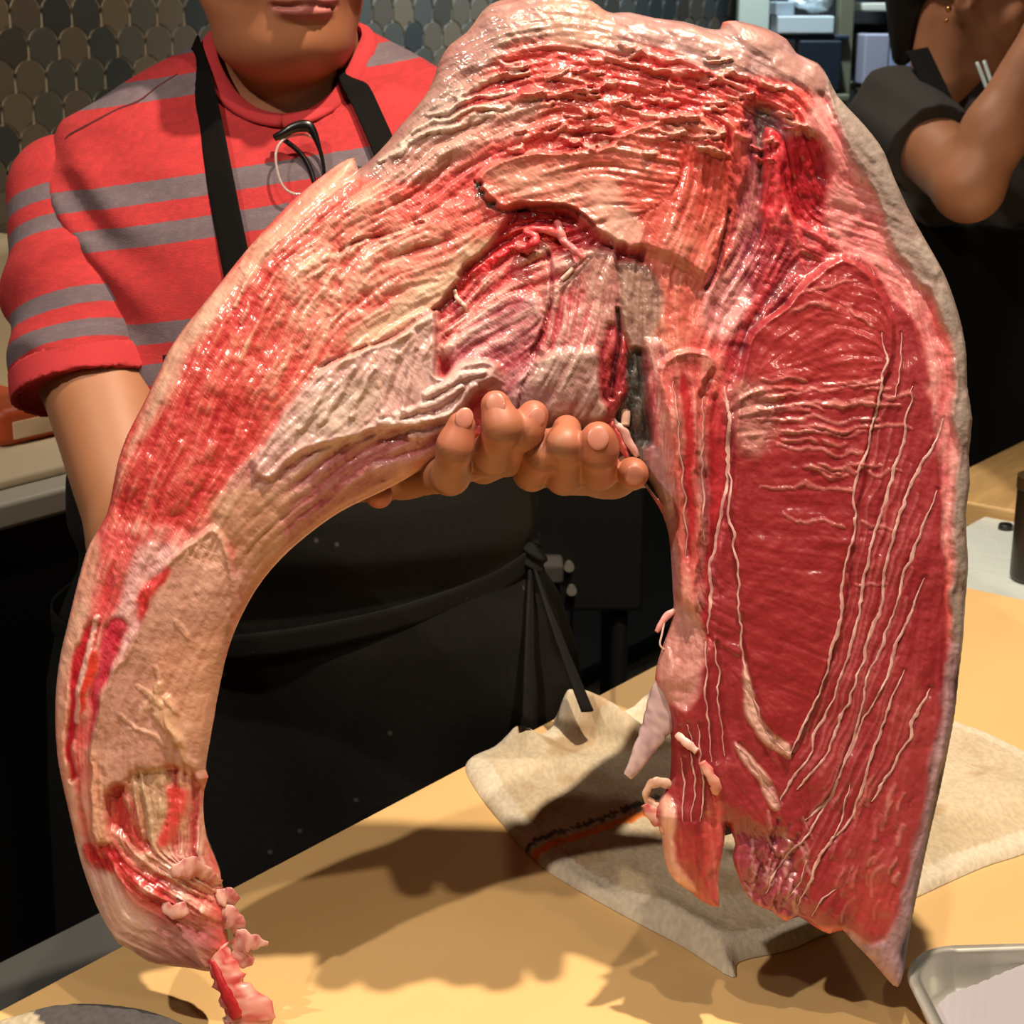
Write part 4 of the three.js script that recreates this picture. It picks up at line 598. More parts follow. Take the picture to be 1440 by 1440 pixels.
// heights: rounded towards the outline, flatter on the cut loin
const swell = new Float32Array(GN), heightAt = (x, y) => { const i = clamp((x - GX0) / GS, 0, GNX - 1.01), j = clamp((y - GY0) / GS, 0, GNY - 1.01), a = Math.floor(i), b = Math.floor(j), u = i - a, v = j - b, q = b * GNX + a; return lerp(lerp(swell[q], swell[q + 1], u), lerp(swell[q + GNX], swell[q + GNX + 1], u), v); };
for (let j = 0, q = 0; j < GNY; j++) for (let i = 0; i < GNX; i++, q++) {
  const x = GX0 + i * GS, y = GY0 + j * GS, d = Math.max(0, gD[q]), flat = smooth(930, 1030, x) * smooth(180, 330, y), R = lerp(92, 34, flat), T = lerp(44, 20, flat), t = clamp(1 - d / R);
  const edge = smooth(0, 9, d);
  swell[q] = T * Math.sqrt(1 - t * t) + edge * (gH[q] * 1.1 + gRel[q] * (0.3 * f1[q] + 0.95 * f2[q] + 0.9 * f3[q] + 1.3 * gN2[q]) * 0.72 + gN1[q] * 4);
}
// (split pieces)
// mesh: one piece of surface for each tissue, and the skinned back
{
  const id = new Int32Array(GN).fill(-1), P = [], src = [], cells = [];
  const vert = (q) => {
    if (id[q] >= 0) return id[q];
    let x = GX0 + (q % GNX) * GS, y = GY0 + Math.floor(q / GNX) * GS, h = swell[q], d = gD[q];
    if (d < 0) { for (let r = 0; r < 2; r++) { const e = 0.7, gx = inPoly(EDGE, x + e, y) - inPoly(EDGE, x - e, y), gy = inPoly(EDGE, x, y + e) - inPoly(EDGE, x, y - e), l = Math.hypot(gx, gy) || 1; x -= d * gx / l; y -= d * gy / l; d = inPoly(EDGE, x, y); } h = 0; }
    P.push([(x - FX) * UNIT, (FY - y) * UNIT, h * UNIT]); src.push(q); return id[q] = P.length - 1;
  };
  for (let j = 0; j < GNY - 1; j++) for (let i = 0; i < GNX - 1; i++) {
    const q = j * GNX + i; if (Math.max(gD[q], gD[q + 1], gD[q + GNX], gD[q + GNX + 1]) <= 0) continue;
    cells.push([vert(q), vert(q + GNX), vert(q + GNX + 1), vert(q + 1), gPart[q]]);
  }
  const N = new Float32Array(P.length * 3);
  const addN = (a, b, c) => { const [A, B, C] = [P[a], P[b], P[c]], ux = B[0] - A[0], uy = B[1] - A[1], uz = B[2] - A[2], vx = C[0] - A[0], vy = C[1] - A[1], vz = C[2] - A[2], n = [uy * vz - uz * vy, uz * vx - ux * vz, ux * vy - uy * vx]; for (const i of [a, b, c]) for (let k = 0; k < 3; k++) N[i * 3 + k] += n[k]; };
  for (const [a, b, c, d] of cells) { addN(a, b, c); addN(a, c, d); }
  const wet = texture(256, 256, (u, v) => grey(0.5 + 0.5 * (tfbm(u, v, 24, 3, 3) - 0.5) + 0.4 * (tfbm(u, v, 6, 9, 3) - 0.5)), false);
  const meatMat = new THREE.MeshPhysicalMaterial({ vertexColors: true, roughness: 0.48, clearcoat: 0.8, clearcoatRoughness: 0.17, bumpMap: wet, bumpScale: 0.0006, specularIntensity: 0.7 });
  const dullMat = new THREE.MeshPhysicalMaterial({ vertexColors: true, roughness: 0.5, clearcoat: 0.3, clearcoatRoughness: 0.3, bumpMap: wet, bumpScale: 0.001, specularIntensity: 0.6 });
  const labels = { flesh: 'marbled pink and red belly flesh', crest_membrane: 'pale pinkish membrane over the crest', collar_muscle: 'orange red ragged collar muscle', cavity_muscle: 'crimson muscle in the hollow', white_membrane: 'wrinkled whitish pink membrane', belly_membrane: 'smooth tan membrane on the lower limb', loin: 'lean dark red loin with white seams', loin_core: 'smooth red inner block of the loin', skin_rim: 'greyish translucent skin edge', dark_gore: 'dark bloody tissue', tail_end: 'torn pale tail end', gill_lining: 'greyish brown lining of the gill opening', side_strip: 'pink strip beside the loin' };
  const SHARE = { crest_membrane: 0.8, skin_rim: 0.9, collar_muscle: 0.88, white_membrane: 0.88, belly_membrane: 0.9, flesh: 0.92, side_strip: 0.86, tail_end: 0.92, gill_lining: 0.92 };
  const piece = (name, list) => {
    const m = new Map(), pos = [], nor = [], col = [], uv = [], idx = [];
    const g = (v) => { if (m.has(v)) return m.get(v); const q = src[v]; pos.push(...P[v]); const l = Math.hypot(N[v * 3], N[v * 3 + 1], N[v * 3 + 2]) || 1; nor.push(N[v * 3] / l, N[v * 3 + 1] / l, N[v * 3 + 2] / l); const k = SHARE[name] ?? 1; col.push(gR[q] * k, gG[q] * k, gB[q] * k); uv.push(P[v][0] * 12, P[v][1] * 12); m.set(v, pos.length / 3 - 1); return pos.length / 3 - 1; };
    for (const [a, b, c, d] of list) { const A = g(a), B = g(b), C = g(c), D = g(d); idx.push(A, B, C, A, C, D); }
    const geo = new THREE.BufferGeometry(); geo.setAttribute('position', new THREE.Float32BufferAttribute(pos, 3)); geo.setAttribute('normal', new THREE.Float32BufferAttribute(nor, 3)); geo.setAttribute('color', new THREE.Float32BufferAttribute(col, 3)); geo.setAttribute('uv', new THREE.Float32BufferAttribute(uv, 2)); geo.setIndex(idx);
    const o = mesh(name, geo, name === 'skin_rim' || name === 'belly_membrane' ? dullMat : meatMat, tuna); if (labels[name]) o.userData.label = labels[name];
  };
  { // tissue patches that do not touch are pieces of their own; crumbs go to the flesh around them
    const own = new Int32Array(P.length).fill(-1), find = (m, i) => { while (m[i] !== i) i = m[i] = m[m[i]]; return i; };
    PARTS.forEach((n, k) => {
      const l = cells.filter(c => c[4] === k); if (!l.length || !k) return;
      const m = own.map((_, i) => i); for (const [a, b, c, d] of l) { const r = find(m, a); m[find(m, b)] = r; m[find(m, c)] = r; m[find(m, d)] = r; }
      const bins = new Map(); for (const c of l) { const r = find(m, c[0]); bins.has(r) ? bins.get(r).push(c) : bins.set(r, [c]); }
      for (const b of bins.values()) b.length > 150 ? piece(n, b) : b.forEach(c => { c[4] = 0; });
    });
    const rest = cells.filter(c => c[4] === 0), m = own.map((_, i) => i); for (const [a, b, c, d] of rest) { const r = find(m, a); m[find(m, b)] = r; m[find(m, c)] = r; m[find(m, d)] = r; }
    const bins = new Map(); for (const c of rest) { const r = find(m, c[0]); bins.has(r) ? bins.get(r).push(c) : bins.set(r, [c]); }
    for (const b of bins.values()) piece('flesh', b);
  }
  const back = sheet(EDGE, 6, (x, y, d) => -lerp(58, 30, smooth(930, 1030, x)) * Math.sqrt(1 - clamp(1 - d / 50) ** 2), (x, y, d) => d > 0 ? -1 : 0, null);
  const bp = back.attributes.position; for (let i = 0; i < bp.count; i++) bp.setXYZ(i, (bp.getX(i) - FX) * UNIT, (FY - bp.getY(i)) * UNIT, bp.getZ(i) * UNIT);
  back.computeVertexNormals(); mesh('silver_skin', back, new THREE.MeshPhysicalMaterial({ color: 0x4a4448, roughness: 0.4, clearcoat: 0.4 }), tuna).userData.label = 'dark silvery outer skin';

  // loose strands: points are x, y on the face, height above it, half width, half thickness (units)
  const strandMat = new THREE.MeshPhysicalMaterial({ vertexColors: true, roughness: 0.45, clearcoat: 0.4, clearcoatRoughness: 0.25 });
  const up = new THREE.Vector3(0, 0, 1);
  const strand = (name, pts, pal, { onFace = true, seg = 8, sub = 6, wob = 0, twist = 0 } = {}) => {
    const C = pal.map(srgb);
    const q = catmull(pts, sub, false).map(([x, y, h, w, t]) => { const k = wob * (fbm(x / 22, y / 22, 3, 40) - 0.5), X = x + k * 2, Y = y; const v = 1 + wob * 0.16 * (fbm(x / 6, y / 6, 2, 50) - 0.5); return [(X - FX) * UNIT, (FY - Y) * UNIT, (h + (onFace ? heightAt(X, Y) : 0)) * UNIT, w * v * UNIT, t * UNIT]; });
    return mesh(name, sweep(q, up, { seg, sub: 1, twist, paint: (x, y, z, t) => { const n = clamp(0.5 + 2 * (fbm(x * 260, y * 260, 3, 30) - 0.5), 0, 0.999) * (C.length - 1), i = Math.floor(n); return C[i].map((c, k) => lerp(c, C[Math.min(i + 1, C.length - 1)][k], n - i)); } }), strandMat, tuna);
  };
  for (const [p, w] of sinews) {
    const n = p.length - 1, off = (i) => (fbm(i * 3.1, w * 7, 2, 61) - 0.5) * 5;
    strand('sinew_seam', p.map(([x, y], i) => [x + off(i), y, 0.2, i === 0 || i === n ? w * 0.3 : w * (0.55 + 0.6 * hash(i, n, 4)), i === 0 || i === n ? 0.5 : 0.9]), ['#a87472', '#c09089', '#d0aca4'], { wob: 6, sub: 12 });
  }
  // hanging pieces
  strand('hanging_flap', [[950, 940, 2, 20, 7], [937, 985, 4, 26, 8], [920, 1025, 8, 20, 7], [903, 1055, 12, 14, 6], [890, 1078, 14, 10, 5], [882, 1090, 14, 7, 4]], ['#8f7478', '#b09296', '#bea6a2'], { onFace: false, wob: 1.2, seg: 12 }).userData.label = 'pale translucent flap hanging from the loin edge';
  strand('torn_shred', [[948, 858, 6, 4, 3], [938, 864, 8, 5, 3], [928, 876, 10, 5, 3], [921, 888, 10, 3, 2]], ['#c97a7c', '#dca09a'], { onFace: false, wob: 3 });
  strand('torn_shred', [[934, 870, 10, 1.4, 1.4], [930, 890, 12, 1.4, 1.4], [927, 905, 12, 1.4, 1.4], [933, 913, 10, 1.2, 1.2]], ['#d8b4a8', '#e0c4b8'], { onFace: false });
  strand('curled_shred', [[944, 1106, 6, 6, 3], [930, 1098, 12, 6, 3], [915, 1101, 14, 6, 3], [909, 1112, 12, 5, 3], [912, 1124, 8, 6, 4], [924, 1138, 6, 9, 4], [935, 1150, 4, 7, 3]], ['#a87864', '#c9a08a', '#d6b4a0'], { onFace: false, wob: 5 });
  strand('curled_shred', [[910, 1128, 6, 8, 5], [918, 1146, 10, 10, 6], [934, 1160, 12, 9, 5], [942, 1180, 8, 6, 4]], ['#a83c40', '#c07a72', '#d6a898'], { onFace: false, wob: 5 });
  strand('torn_shred', [[935, 1150, 14, 6, 3], [955, 1146, 18, 7, 3], [972, 1150, 16, 4, 2]], ['#b98a70', '#c9a080'], { onFace: false, wob: 3 });
  strand('torn_shred', [[948, 1030, 4, 5, 3], [960, 1040, 6, 6, 3], [975, 1052, 4, 5, 3]], ['#d8a49a', '#e0b8ac'], { wob: 4 });
  strand('torn_shred', [[985, 1066, 4, 6, 3], [995, 1085, 6, 7, 4], [1003, 1100, 6, 9, 5], [1000, 1112, 4, 5, 3]], ['#c96a66', '#d8a090'], { wob: 4 });
  // vessel by the gill opening
  strand('blood_vessel', [[856, 560, 2, 4, 4], [856, 580, 14, 4.5, 4], [864, 596, 16, 4.5, 4], [876, 606, 16, 6, 5], [882, 620, 14, 6, 4], [893, 636, 10, 5, 4], [896, 642, 8, 4, 3]], ['#c08a84', '#dcb0a6'], { onFace: false, seg: 10 });
  strand('blood_vessel', [[888, 520, 2, 6, 4], [886, 545, 10, 7, 5], [880, 575, 14, 7, 5], [878, 600, 16, 6, 5]], ['#b89080', '#cfb09c'], { onFace: false, seg: 10 });
  strand('vein', [[640, 412, 2, 3, 2.5], [644, 424, 4, 3.4, 3], [654, 434, 4, 3, 2.5], [657, 442, 2, 1.5, 1.5]], ['#d8a090', '#e0b4a4'], {});
  strand('vein', [[788, 400, 3, 3, 2.5], [797, 392, 5, 3.4, 3], [804, 384, 4, 3, 2.5]], ['#d8a89c', '#e4c0b4'], {});
  // the torn end that dangles from the tail
  strand('dangling_end', [[300, 1335, 8, 22, 12], [318, 1365, 12, 20, 13], [336, 1395, 14, 27, 14], [350, 1420, 14, 32, 14], [356, 1440, 12, 30, 12], [358, 1452, 10, 22, 8]], ['#b8343a', '#cf6a64', '#dc9a8e', '#e4b0a2'], { onFace: false, wob: 5, seg: 16 }).userData.label = 'torn pink end dangling from the tail';
  for (const pts of [
    [[292, 1322, 14, 8, 6], [278, 1308, 20, 16, 8], [288, 1292, 20, 15, 7], [306, 1290, 14, 6, 4]], [[312, 1300, 12, 8, 6], [322, 1285, 18, 17, 9], [334, 1300, 16, 12, 8], [338, 1318, 12, 6, 5]],
    [[326, 1330, 14, 8, 6], [346, 1322, 20, 18, 8], [362, 1322, 18, 12, 5], [378, 1325, 14, 3, 2]], [[330, 1330, 14, 10, 6], [345, 1345, 16, 14, 7], [356, 1350, 14, 6, 4]],
    [[306, 1262, 8, 10, 6], [322, 1258, 14, 12, 8], [332, 1268, 10, 8, 6]], [[236, 1262, 8, 6, 4], [256, 1270, 18, 11, 7], [272, 1264, 16, 9, 6]], [[252, 1218, 8, 8, 5], [276, 1212, 16, 14, 7], [300, 1226, 14, 9, 6], [312, 1240, 8, 5, 4]],
  ]) strand('torn_flap', pts.map(([x, y, h, w, t]) => [x, y, h - 6, w, t * 0.4]), ['#a84a4c', '#c07a76', '#ce948a', '#d8aa9e'], { onFace: pts[0][2] < 9, wob: 5, seg: 14, sub: 9 });
  strand('blood_streak', [[300, 1345, 18, 5, 4], [314, 1372, 26, 6, 4], [330, 1402, 28, 9, 4], [338, 1424, 27, 10, 4]], ['#9c141e', '#b8242a'], { onFace: false, wob: 4, seg: 10 });
  // a rolled cord of red tissue over the gash in the hollow
  strand('red_cord', [[726, 350, 6, 6, 5], [742, 356, 12, 7, 5], [752, 342, 12, 6, 5], [742, 332, 10, 5, 4], [764, 330, 10, 6, 5], [786, 338, 8, 5, 4]], ['#a81420', '#c8323a', '#d86a68'], { wob: 3, seg: 10 });
  strand('red_cord', [[782, 318, 6, 5, 4], [790, 345, 12, 6, 5], [806, 360, 12, 5, 4], [818, 372, 8, 4, 3]], ['#b03c44', '#c86a6c', '#d6948c'], { wob: 3, seg: 10 });
}

// ---------------------------------------------------------------- people
const vec = (v) => [v.x, v.y, v.z];
// a head about its own centre, looking along +z: returns the distance, metres
function headField(x, y, z, wide = 1) {
  x /= wide; const ax = Math.abs(x);
  let d = ell(x, y, z, 0, 0.035, -0.012, 0.076, 0.084, 0.096);
  d = smin(d, ell(x, y, z, 0, -0.03, 0.028, 0.064, 0.08, 0.066), 0.03);
  d = smin(d, ell(x, y, z, 0, -0.066, 0.022, 0.053, 0.044, 0.056), 0.025);
  d = smin(d, ell(x, y, z, 0, -0.093, 0.062, 0.026, 0.02, 0.024), 0.025);
  d = smin(d, cap(ax, y, z, [0.063, -0.03, 0.0], [0.022, -0.09, 0.052], 0.014, 0.014), 0.025);
  d = smin(d, ell(ax, y, z, 0.036, -0.02, 0.072, 0.026, 0.026, 0.018), 0.02);
  d = smin(d, cap(x, y, z, [0, 0.024, 0.09], [0, -0.022, 0.112], 0.008, 0.0125), 0.012);
  d = smin(d, ell(ax, y, z, 0.013, -0.026, 0.098, 0.008, 0.007, 0.01), 0.008);
  d = smax(d, -ell(ax, y, z, 0.007, -0.034, 0.104, 0.004, 0.003, 0.006), 0.004);
  d = smin(d, cap(ax, y, z, [0.012, 0.032, 0.092], [0.045, 0.03, 0.078], 0.007, 0.006), 0.012);
  d = smax(d, -ell(ax, y, z, 0.031, 0.012, 0.092, 0.015, 0.01, 0.013), 0.014);
  d = smin(d, ell(ax, y, z, 0.031, 0.011, 0.079, 0.0135, 0.0105, 0.0105), 0.006);
  d = smin(d, ell(x, y, z, 0, -0.057, 0.088, 0.026, 0.006, 0.011), 0.006);
  d = smin(d, ell(x, y, z, 0, -0.0665, 0.087, 0.022, 0.0065, 0.011), 0.006);
  d = smax(d, -cap(ax, y, z, [0, -0.0615, 0.101], [0.026, -0.063, 0.086], 0.0016, 0.0012), 0.003);
  d = smin(d, ell(ax, y, z, 0.077, -0.002, -0.006, 0.008, 0.03, 0.018), 0.008);
  d = smax(d, -ell(ax, y, z, 0.084, 0.0, 0.0, 0.005, 0.018, 0.009), 0.005);
  return d * 0.95;
}
const lipAt = (x, y, z) => z > 0.07 ? smooth(1.25, 0.8, Math.hypot(x / 0.027, (y + 0.062 + 0.35 * Math.abs(x) * 0) / 0.011)) : 0;
function hairField(x, y, z) { const ax = Math.abs(x); let d = ell(x, y, z, 0, 0.045, -0.02, 0.086, 0.09, 0.1); d = smax(d, -ell(x, y, z, 0, -0.045, 0.075, 0.075, 0.1, 0.075), 0.02); return Math.max(d, -(y + 0.02 + 0.5 * Math.max(0, z) - 0.4 * Math.max(0, -z) * 0) - 0.03) + 0.002 * (noise(x * 300, y * 60, z * 300) - 0.5); }
const frame = (c, yaw, pitch) => { const m = new THREE.Matrix4().makeRotationFromEuler(new THREE.Euler(pitch, yaw, 0, 'YXZ')), e = m.elements; return (x, y, z) => { const a = x - c[0], b = y - c[1], d = z - c[2]; return [a * e[0] + b * e[1] + d * e[2], a * e[4] + b * e[5] + d * e[6], a * e[8] + b * e[9] + d * e[10]]; }; };
const unframe = (c, yaw, pitch, p) => vec(new THREE.Vector3(...p).applyEuler(new THREE.Euler(pitch, yaw, 0, 'YXZ')).add(new THREE.Vector3(...c)));
function chain(list, k) { // joints with radii along several chains, joined smoothly
  return (x, y, z) => { let d = 9; for (const c of list) { let e = 9; for (let i = 0; i < c.length - 1; i++) e = smin(e, cap(x, y, z, c[i][0], c[i + 1][0], c[i][1], c[i + 1][1]), k); d = smin(d, e, k * 0.35); } return d; };
}
function joinMeshes(gs, pos) { const g = mergeGeometries(gs.map(h => h.index ? h : h)); g.translate(-pos.x, -pos.y, -pos.z); return g; }
const moved = (g, pos) => g.translate(-pos.x, -pos.y, -pos.z);

// --- the chef
const C = [-0.19, 0, -1.5], chef = group('person', new THREE.Vector3(...C));
tag(chef, 'person in a red and grey striped tee and black apron holding the raw tuna', 'person');
const L = (x, y, z) => [C[0] + x, y, C[2] + z];
const HS = 0.94, HC = L(-0.006, 1.559, 0.03), HYAW = 0.42, HPITCH = 0.06, toHead = frame(HC, HYAW, HPITCH);
const table = (rows, y) => { let i = 0; while (i < rows.length - 2 && y > rows[i + 1][0]) i++; const t = clamp((y - rows[i][0]) / (rows[i + 1][0] - rows[i][0])); return [lerp(rows[i][1], rows[i + 1][1], t), lerp(rows[i][2], rows[i + 1][2], t)]; };
const TORSO = [[0.8, 0.18, 0.13], [0.95, 0.188, 0.145], [1.05, 0.19, 0.145], [1.15, 0.186, 0.132], [1.25, 0.192, 0.12], [1.32, 0.208, 0.112], [1.365, 0.216, 0.102], [1.4, 0.196, 0.09], [1.43, 0.146, 0.08], [1.455, 0.1, 0.072], [1.48, 0.05, 0.06]];
function torsoField(x, y, z, grow = 0) {
  const [a, b] = table(TORSO, y), lx = x - C[0], lz = z - C[2] + 0.04 * smooth(1.25, 1.5, y), u = Math.abs(lx) / (a + grow), v = Math.abs(lz) / (b + grow), n = 2.5, r = (u ** n + v ** n) ** (1 / n);
  return Math.max((r - 1) * Math.min(a, b) * 0.8, y - 1.475 - grow, 0.8 - y);
}
const shR = L(-0.2, 1.335, -0.01), elR = L(-0.105, 1.075, 0.2), wrR = vec(K(535, 648, 1.17)), shL = L(0.2, 1.335, -0.01), elL = [0.215, 1.2, -1.32], wrL = vec(K(905, 628, 1.19));
const Kp = (x, y, d) => vec(K(x, y, d));
const handR = [
  [[wrR, 0.026], [Kp(580, 650, 1.13), 0.022], [Kp(640, 648, 1.105), 0.016]], [[wrR, 0.024], [Kp(565, 662, 1.13), 0.018], [Kp(600, 668, 1.1), 0.013]],
  [[Kp(590, 668, 1.1), 0.013], [Kp(633, 668, 1.03), 0.0112], [Kp(640, 628, 1.008), 0.01], [Kp(649, 598, 1.006), 0.0085]],
  [[Kp(640, 655, 1.09), 0.013], [Kp(691, 640, 1.028), 0.0118], [Kp(707, 600, 1.004), 0.0108], [Kp(697, 570, 1.005), 0.009]],
  [[Kp(680, 655, 1.085), 0.012], [Kp(712, 642, 1.04), 0.011], [Kp(738, 606, 1.012), 0.0098], [Kp(750, 584, 1.012), 0.0092]],
  [[Kp(545, 665, 1.12), 0.014], [Kp(515, 670, 1.095), 0.0108], [Kp(533, 696, 1.07), 0.0088]],
];
const handL = [
  [[wrL, 0.026], [Kp(850, 648, 1.13), 0.024], [Kp(770, 650, 1.1), 0.016]], [[wrL, 0.024], [Kp(860, 660, 1.11), 0.018], [Kp(800, 664, 1.09), 0.015]],
  [[Kp(735, 650, 1.085), 0.011], [Kp(748, 664, 1.045), 0.0105], [Kp(763, 640, 1.02), 0.0095], [Kp(768, 622, 1.025), 0.0085]],
  [[Kp(790, 655, 1.09), 0.012], [Kp(794, 668, 1.04), 0.0112], [Kp(795, 626, 1.012), 0.0102], [Kp(797, 604, 1.03), 0.009]],
  [[Kp(830, 655, 1.09), 0.012], [Kp(842, 660, 1.036), 0.0116], [Kp(842, 632, 1.01), 0.0108], [Kp(841, 616, 1.006), 0.01]],
  [[Kp(870, 650, 1.1), 0.012], [Kp(888, 664, 1.06), 0.01], [Kp(891, 666, 1.02), 0.0092]],
];
const armR = chain([[[shR, 0.042], [L(-0.175, 1.21, 0.06), 0.05], [elR, 0.042], [L(-0.03, 1.15, 0.275), 0.038], [wrR, 0.025]]], 0.02), armL = chain([[[shL, 0.054], [elL, 0.043], [wrL, 0.026]]], 0.02);
const fR = chain(handR, 0.007), fL = chain(handL, 0.007);
const chest = (x, y, z) => { const a = x - C[0], b = z - C[2]; let d = ell(a, y, b, 0, 1.34, -0.03, 0.13, 0.07, 0.085); d = smin(d, cap(a, y, b, [0, 1.34, -0.035], [0, 1.5, 0.005], 0.066, 0.056), 0.05); return d; };
const bodyField = (x, y, z) => {
  const h = toHead(x, y, z); let d = smin(headField(h[0] / HS, h[1] / HS, h[2] / HS, 1.08) * HS, chest(x, y, z), 0.014);
  d = smin(d, ell(h[0], h[1], h[2], 0, -0.092, 0.022, 0.055, 0.03, 0.042), 0.02);
  return d;
};
const SKIN = srgb('#a87353'), BLUSH = srgb('#b8604c'), LIP = srgb('#a05a58'), SHADE = srgb('#976545');
const tone = (x, y, z, blush = 0) => { const n = noise(x * 60, y * 60, z * 60) * 0.6 + noise(x * 220, y * 220, z * 220) * 0.4; return SKIN.map((c, k) => lerp(lerp(c, SHADE[k], n * 0.5), BLUSH[k], blush)); };
const tips = [...handR, ...handL].slice(0).filter(c => c.length > 3 || c === handR[5] || c === handL[5]).map(c => c.at(-1)[0]);
const fingers = [...handR.slice(2), ...handL.slice(2)]; const handTone = (x, y, z) => { let b = 0; for (const t of tips) b = Math.max(b, smooth(0.03, 0.008, Math.hypot(x - t[0], y - t[1], z - t[2]))); let cr = 0; for (const c of fingers) for (let i = 1; i < c.length - 1; i++) { const a = c[i][0], p = c[i - 1][0], n = c[i + 1][0], w = [n[0] - p[0], n[1] - p[1], n[2] - p[2]], l = Math.hypot(...w), v = [x - a[0], y - a[1], z - a[2]]; if (Math.hypot(...v) > c[i][1] * 1.5) continue; const s = Math.abs((v[0] * w[0] + v[1] * w[1] + v[2] * w[2]) / l); cr = Math.max(cr, smooth(0.0016, 0.0004, Math.abs(s - 0.0022)) * 0.3, smooth(0.0015, 0.0004, s) * 0.3); }
  return tone(x, y, z, b * 0.55).map(q => q * 0.94 * (1 - cr)); };
const faceTone = (x, y, z) => { const h = toHead(x, y, z), l = lipAt(h[0] / 1.08 / HS, h[1] / HS, h[2] / HS), stub = 0.12 * smooth(0.02, -0.03, h[1] + 0.03) * smooth(-0.03, 0.03, h[2]); return tone(x, y, z, 0.12).map((c, k) => lerp(lerp(c, SHADE[k] * 0.8, stub), LIP[k], l * 0.85)); };
const bounds = (pts, m) => [[0, 1, 2].map(i => Math.min(...pts.map(p => p[i])) - m), [0, 1, 2].map(i => Math.max(...pts.map(p => p[i])) + m)];
const skinMat = new THREE.MeshPhysicalMaterial({ vertexColors: true, roughness: 0.52, clearcoat: 0.08, clearcoatRoughness: 0.4, bumpMap: texture(64, 64, (u, v, i, j) => grey(hash(i, j, 3)), false), bumpScale: 0 });
{
  const gs = [];
  gs.push(skin(L(-0.16, 1.28, -0.14), L(0.16, 1.7, 0.18), 0.0036, bodyField, faceTone));
  for (const [arm, hand, fld, a, b] of [[[shR, elR, wrR], handR, fR, armR], [[shL, elL, wrL], handL, fL, armL]]) {
    const [lo, hi] = bounds([...arm, L(-0.1 * Math.sign(C[0] - arm[0][0] + 1e-9), 1.2, 0.1)], 0.075); gs.push(skin(lo, hi, 0.007, (x, y, z) => smin(a(x, y, z), fld(x, y, z), 0.012), (x, y, z) => handTone(x, y, z)));
    const [l2, h2] = bounds(hand.flat().map(q => q[0]), 0.028); gs.push(skin(l2, h2, 0.0019, (x, y, z) => smin(a(x, y, z), fld(x, y, z), 0.012), handTone));
  }
  mesh('body', joinMeshes(gs, chef.position), skinMat, chef);
  const nailMat = phys(0xb87866, 0.35, { clearcoat: 0.3 });
  for (const [x, y, d, w, h, tilt, turn] of [[653, 588, 0.999, 0.0055, 0.0065, -0.1, 0.25], [697, 568, 0.9968, 0.006, 0.0072, -0.15, -0.35], [754, 588, 1.004, 0.0055, 0.0066, 0, 0.5], [841, 616, 0.997, 0.0066, 0.0072, -0.1, 0], [892, 668, 1.0112, 0.0062, 0.006, 0.3, 0]]) {
    const n = mesh('fingernail', new THREE.SphereGeometry(1, 18, 12).scale(w, h, 0.0014), nailMat, chef); n.position.copy(K(x, y, d)).sub(chef.position); n.rotation.set(-TILT + tilt, turn * 0.6, -turn);
  }
  const hair = skin(L(-0.14, 1.5, -0.14), L(0.14, 1.72, 0.16), 0.005, (x, y, z) => { const h = toHead(x, y, z); return hairField(h[0] / 1.08 / HS, h[1] / HS, h[2] / HS) * HS; }); mesh('hair', moved(hair, chef.position), std(0x14100e, 0.55), chef);
  for (const s of [-1, 1]) { const e = mesh('eye', new THREE.SphereGeometry(0.0115, 20, 14), phys(0xe8e2d8, 0.2), chef); e.position.set(...unframe(HC, HYAW, HPITCH, [s * 0.0315, 0.0108, 0.0738])).sub(chef.position); const p = mesh('iris', new THREE.SphereGeometry(0.0056, 16, 10), phys(0x1c120c, 0.15), e); p.position.set(0.003, -0.003, 0.0082); }
}
// shirt: knitted stripes follow the fabric, v counts stripe repeats
const PERIOD = 0.1135;
const knit = texture(256, 512, (u, v, i, j) => {
  const e = (tn(u, v, 64, 3) - 0.5) * 0.008, w = (v + e) % 1, band = (c) => Math.abs(((w - c + 1.5) % 1) - 0.5) < 0.077;
  const g = band(0.5 + 0.148) || band(0.5 - 0.148), n = 0.9 + 0.2 * hash(i, j >> 1, 4) * tn(u, v, 32, 9) + 0.08 * (hash(i >> 2, j, 6) - 0.5);
  return (g ? [106, 92, 100] : [176, 44, 48]).map(c => c * n);
});
const knitBump = texture(128, 256, (u, v, i, j) => grey(0.5 + 0.3 * Math.sin(i * 1.57) * (j & 1 ? 1 : -1) * 0.4 + 0.3 * hash(i, j, 7)), false);
const clothMat = new THREE.MeshStandardMaterial({ map: knit, roughness: 0.92, bumpMap: knitBump, bumpScale: 0.0006 });
const hemMat = std(0xb02e34, 0.92);
const V0 = 1.3478; // between the two grey bands of the upper pair
let shirt0 = null; const neckHole = (x, y, z) => cap(x - C[0], y, z - C[2], [0, 1.56, 0.0], [0, 1.442, 0.006], 0.066, 0.069);
const shirtWrinkle = (x, y, z) => { const a = x - C[0]; return 0.0035 * Math.sin((y * 1.0 + a * 0.9) * 95 + 3 * noise(x * 12, y * 12, z * 12)) * smooth(0.06, 0.2, Math.abs(a)) * smooth(1.42, 1.3, y) + 0.004 * (noise(x * 22, y * 16, z * 22) - 0.5); };
const shirtField = (x, y, z) => { let d = torsoField(x, y, z, 0.004); d = smax(d, -neckHole(x, y, z), 0.008); return d + shirtWrinkle(x, y, z); };
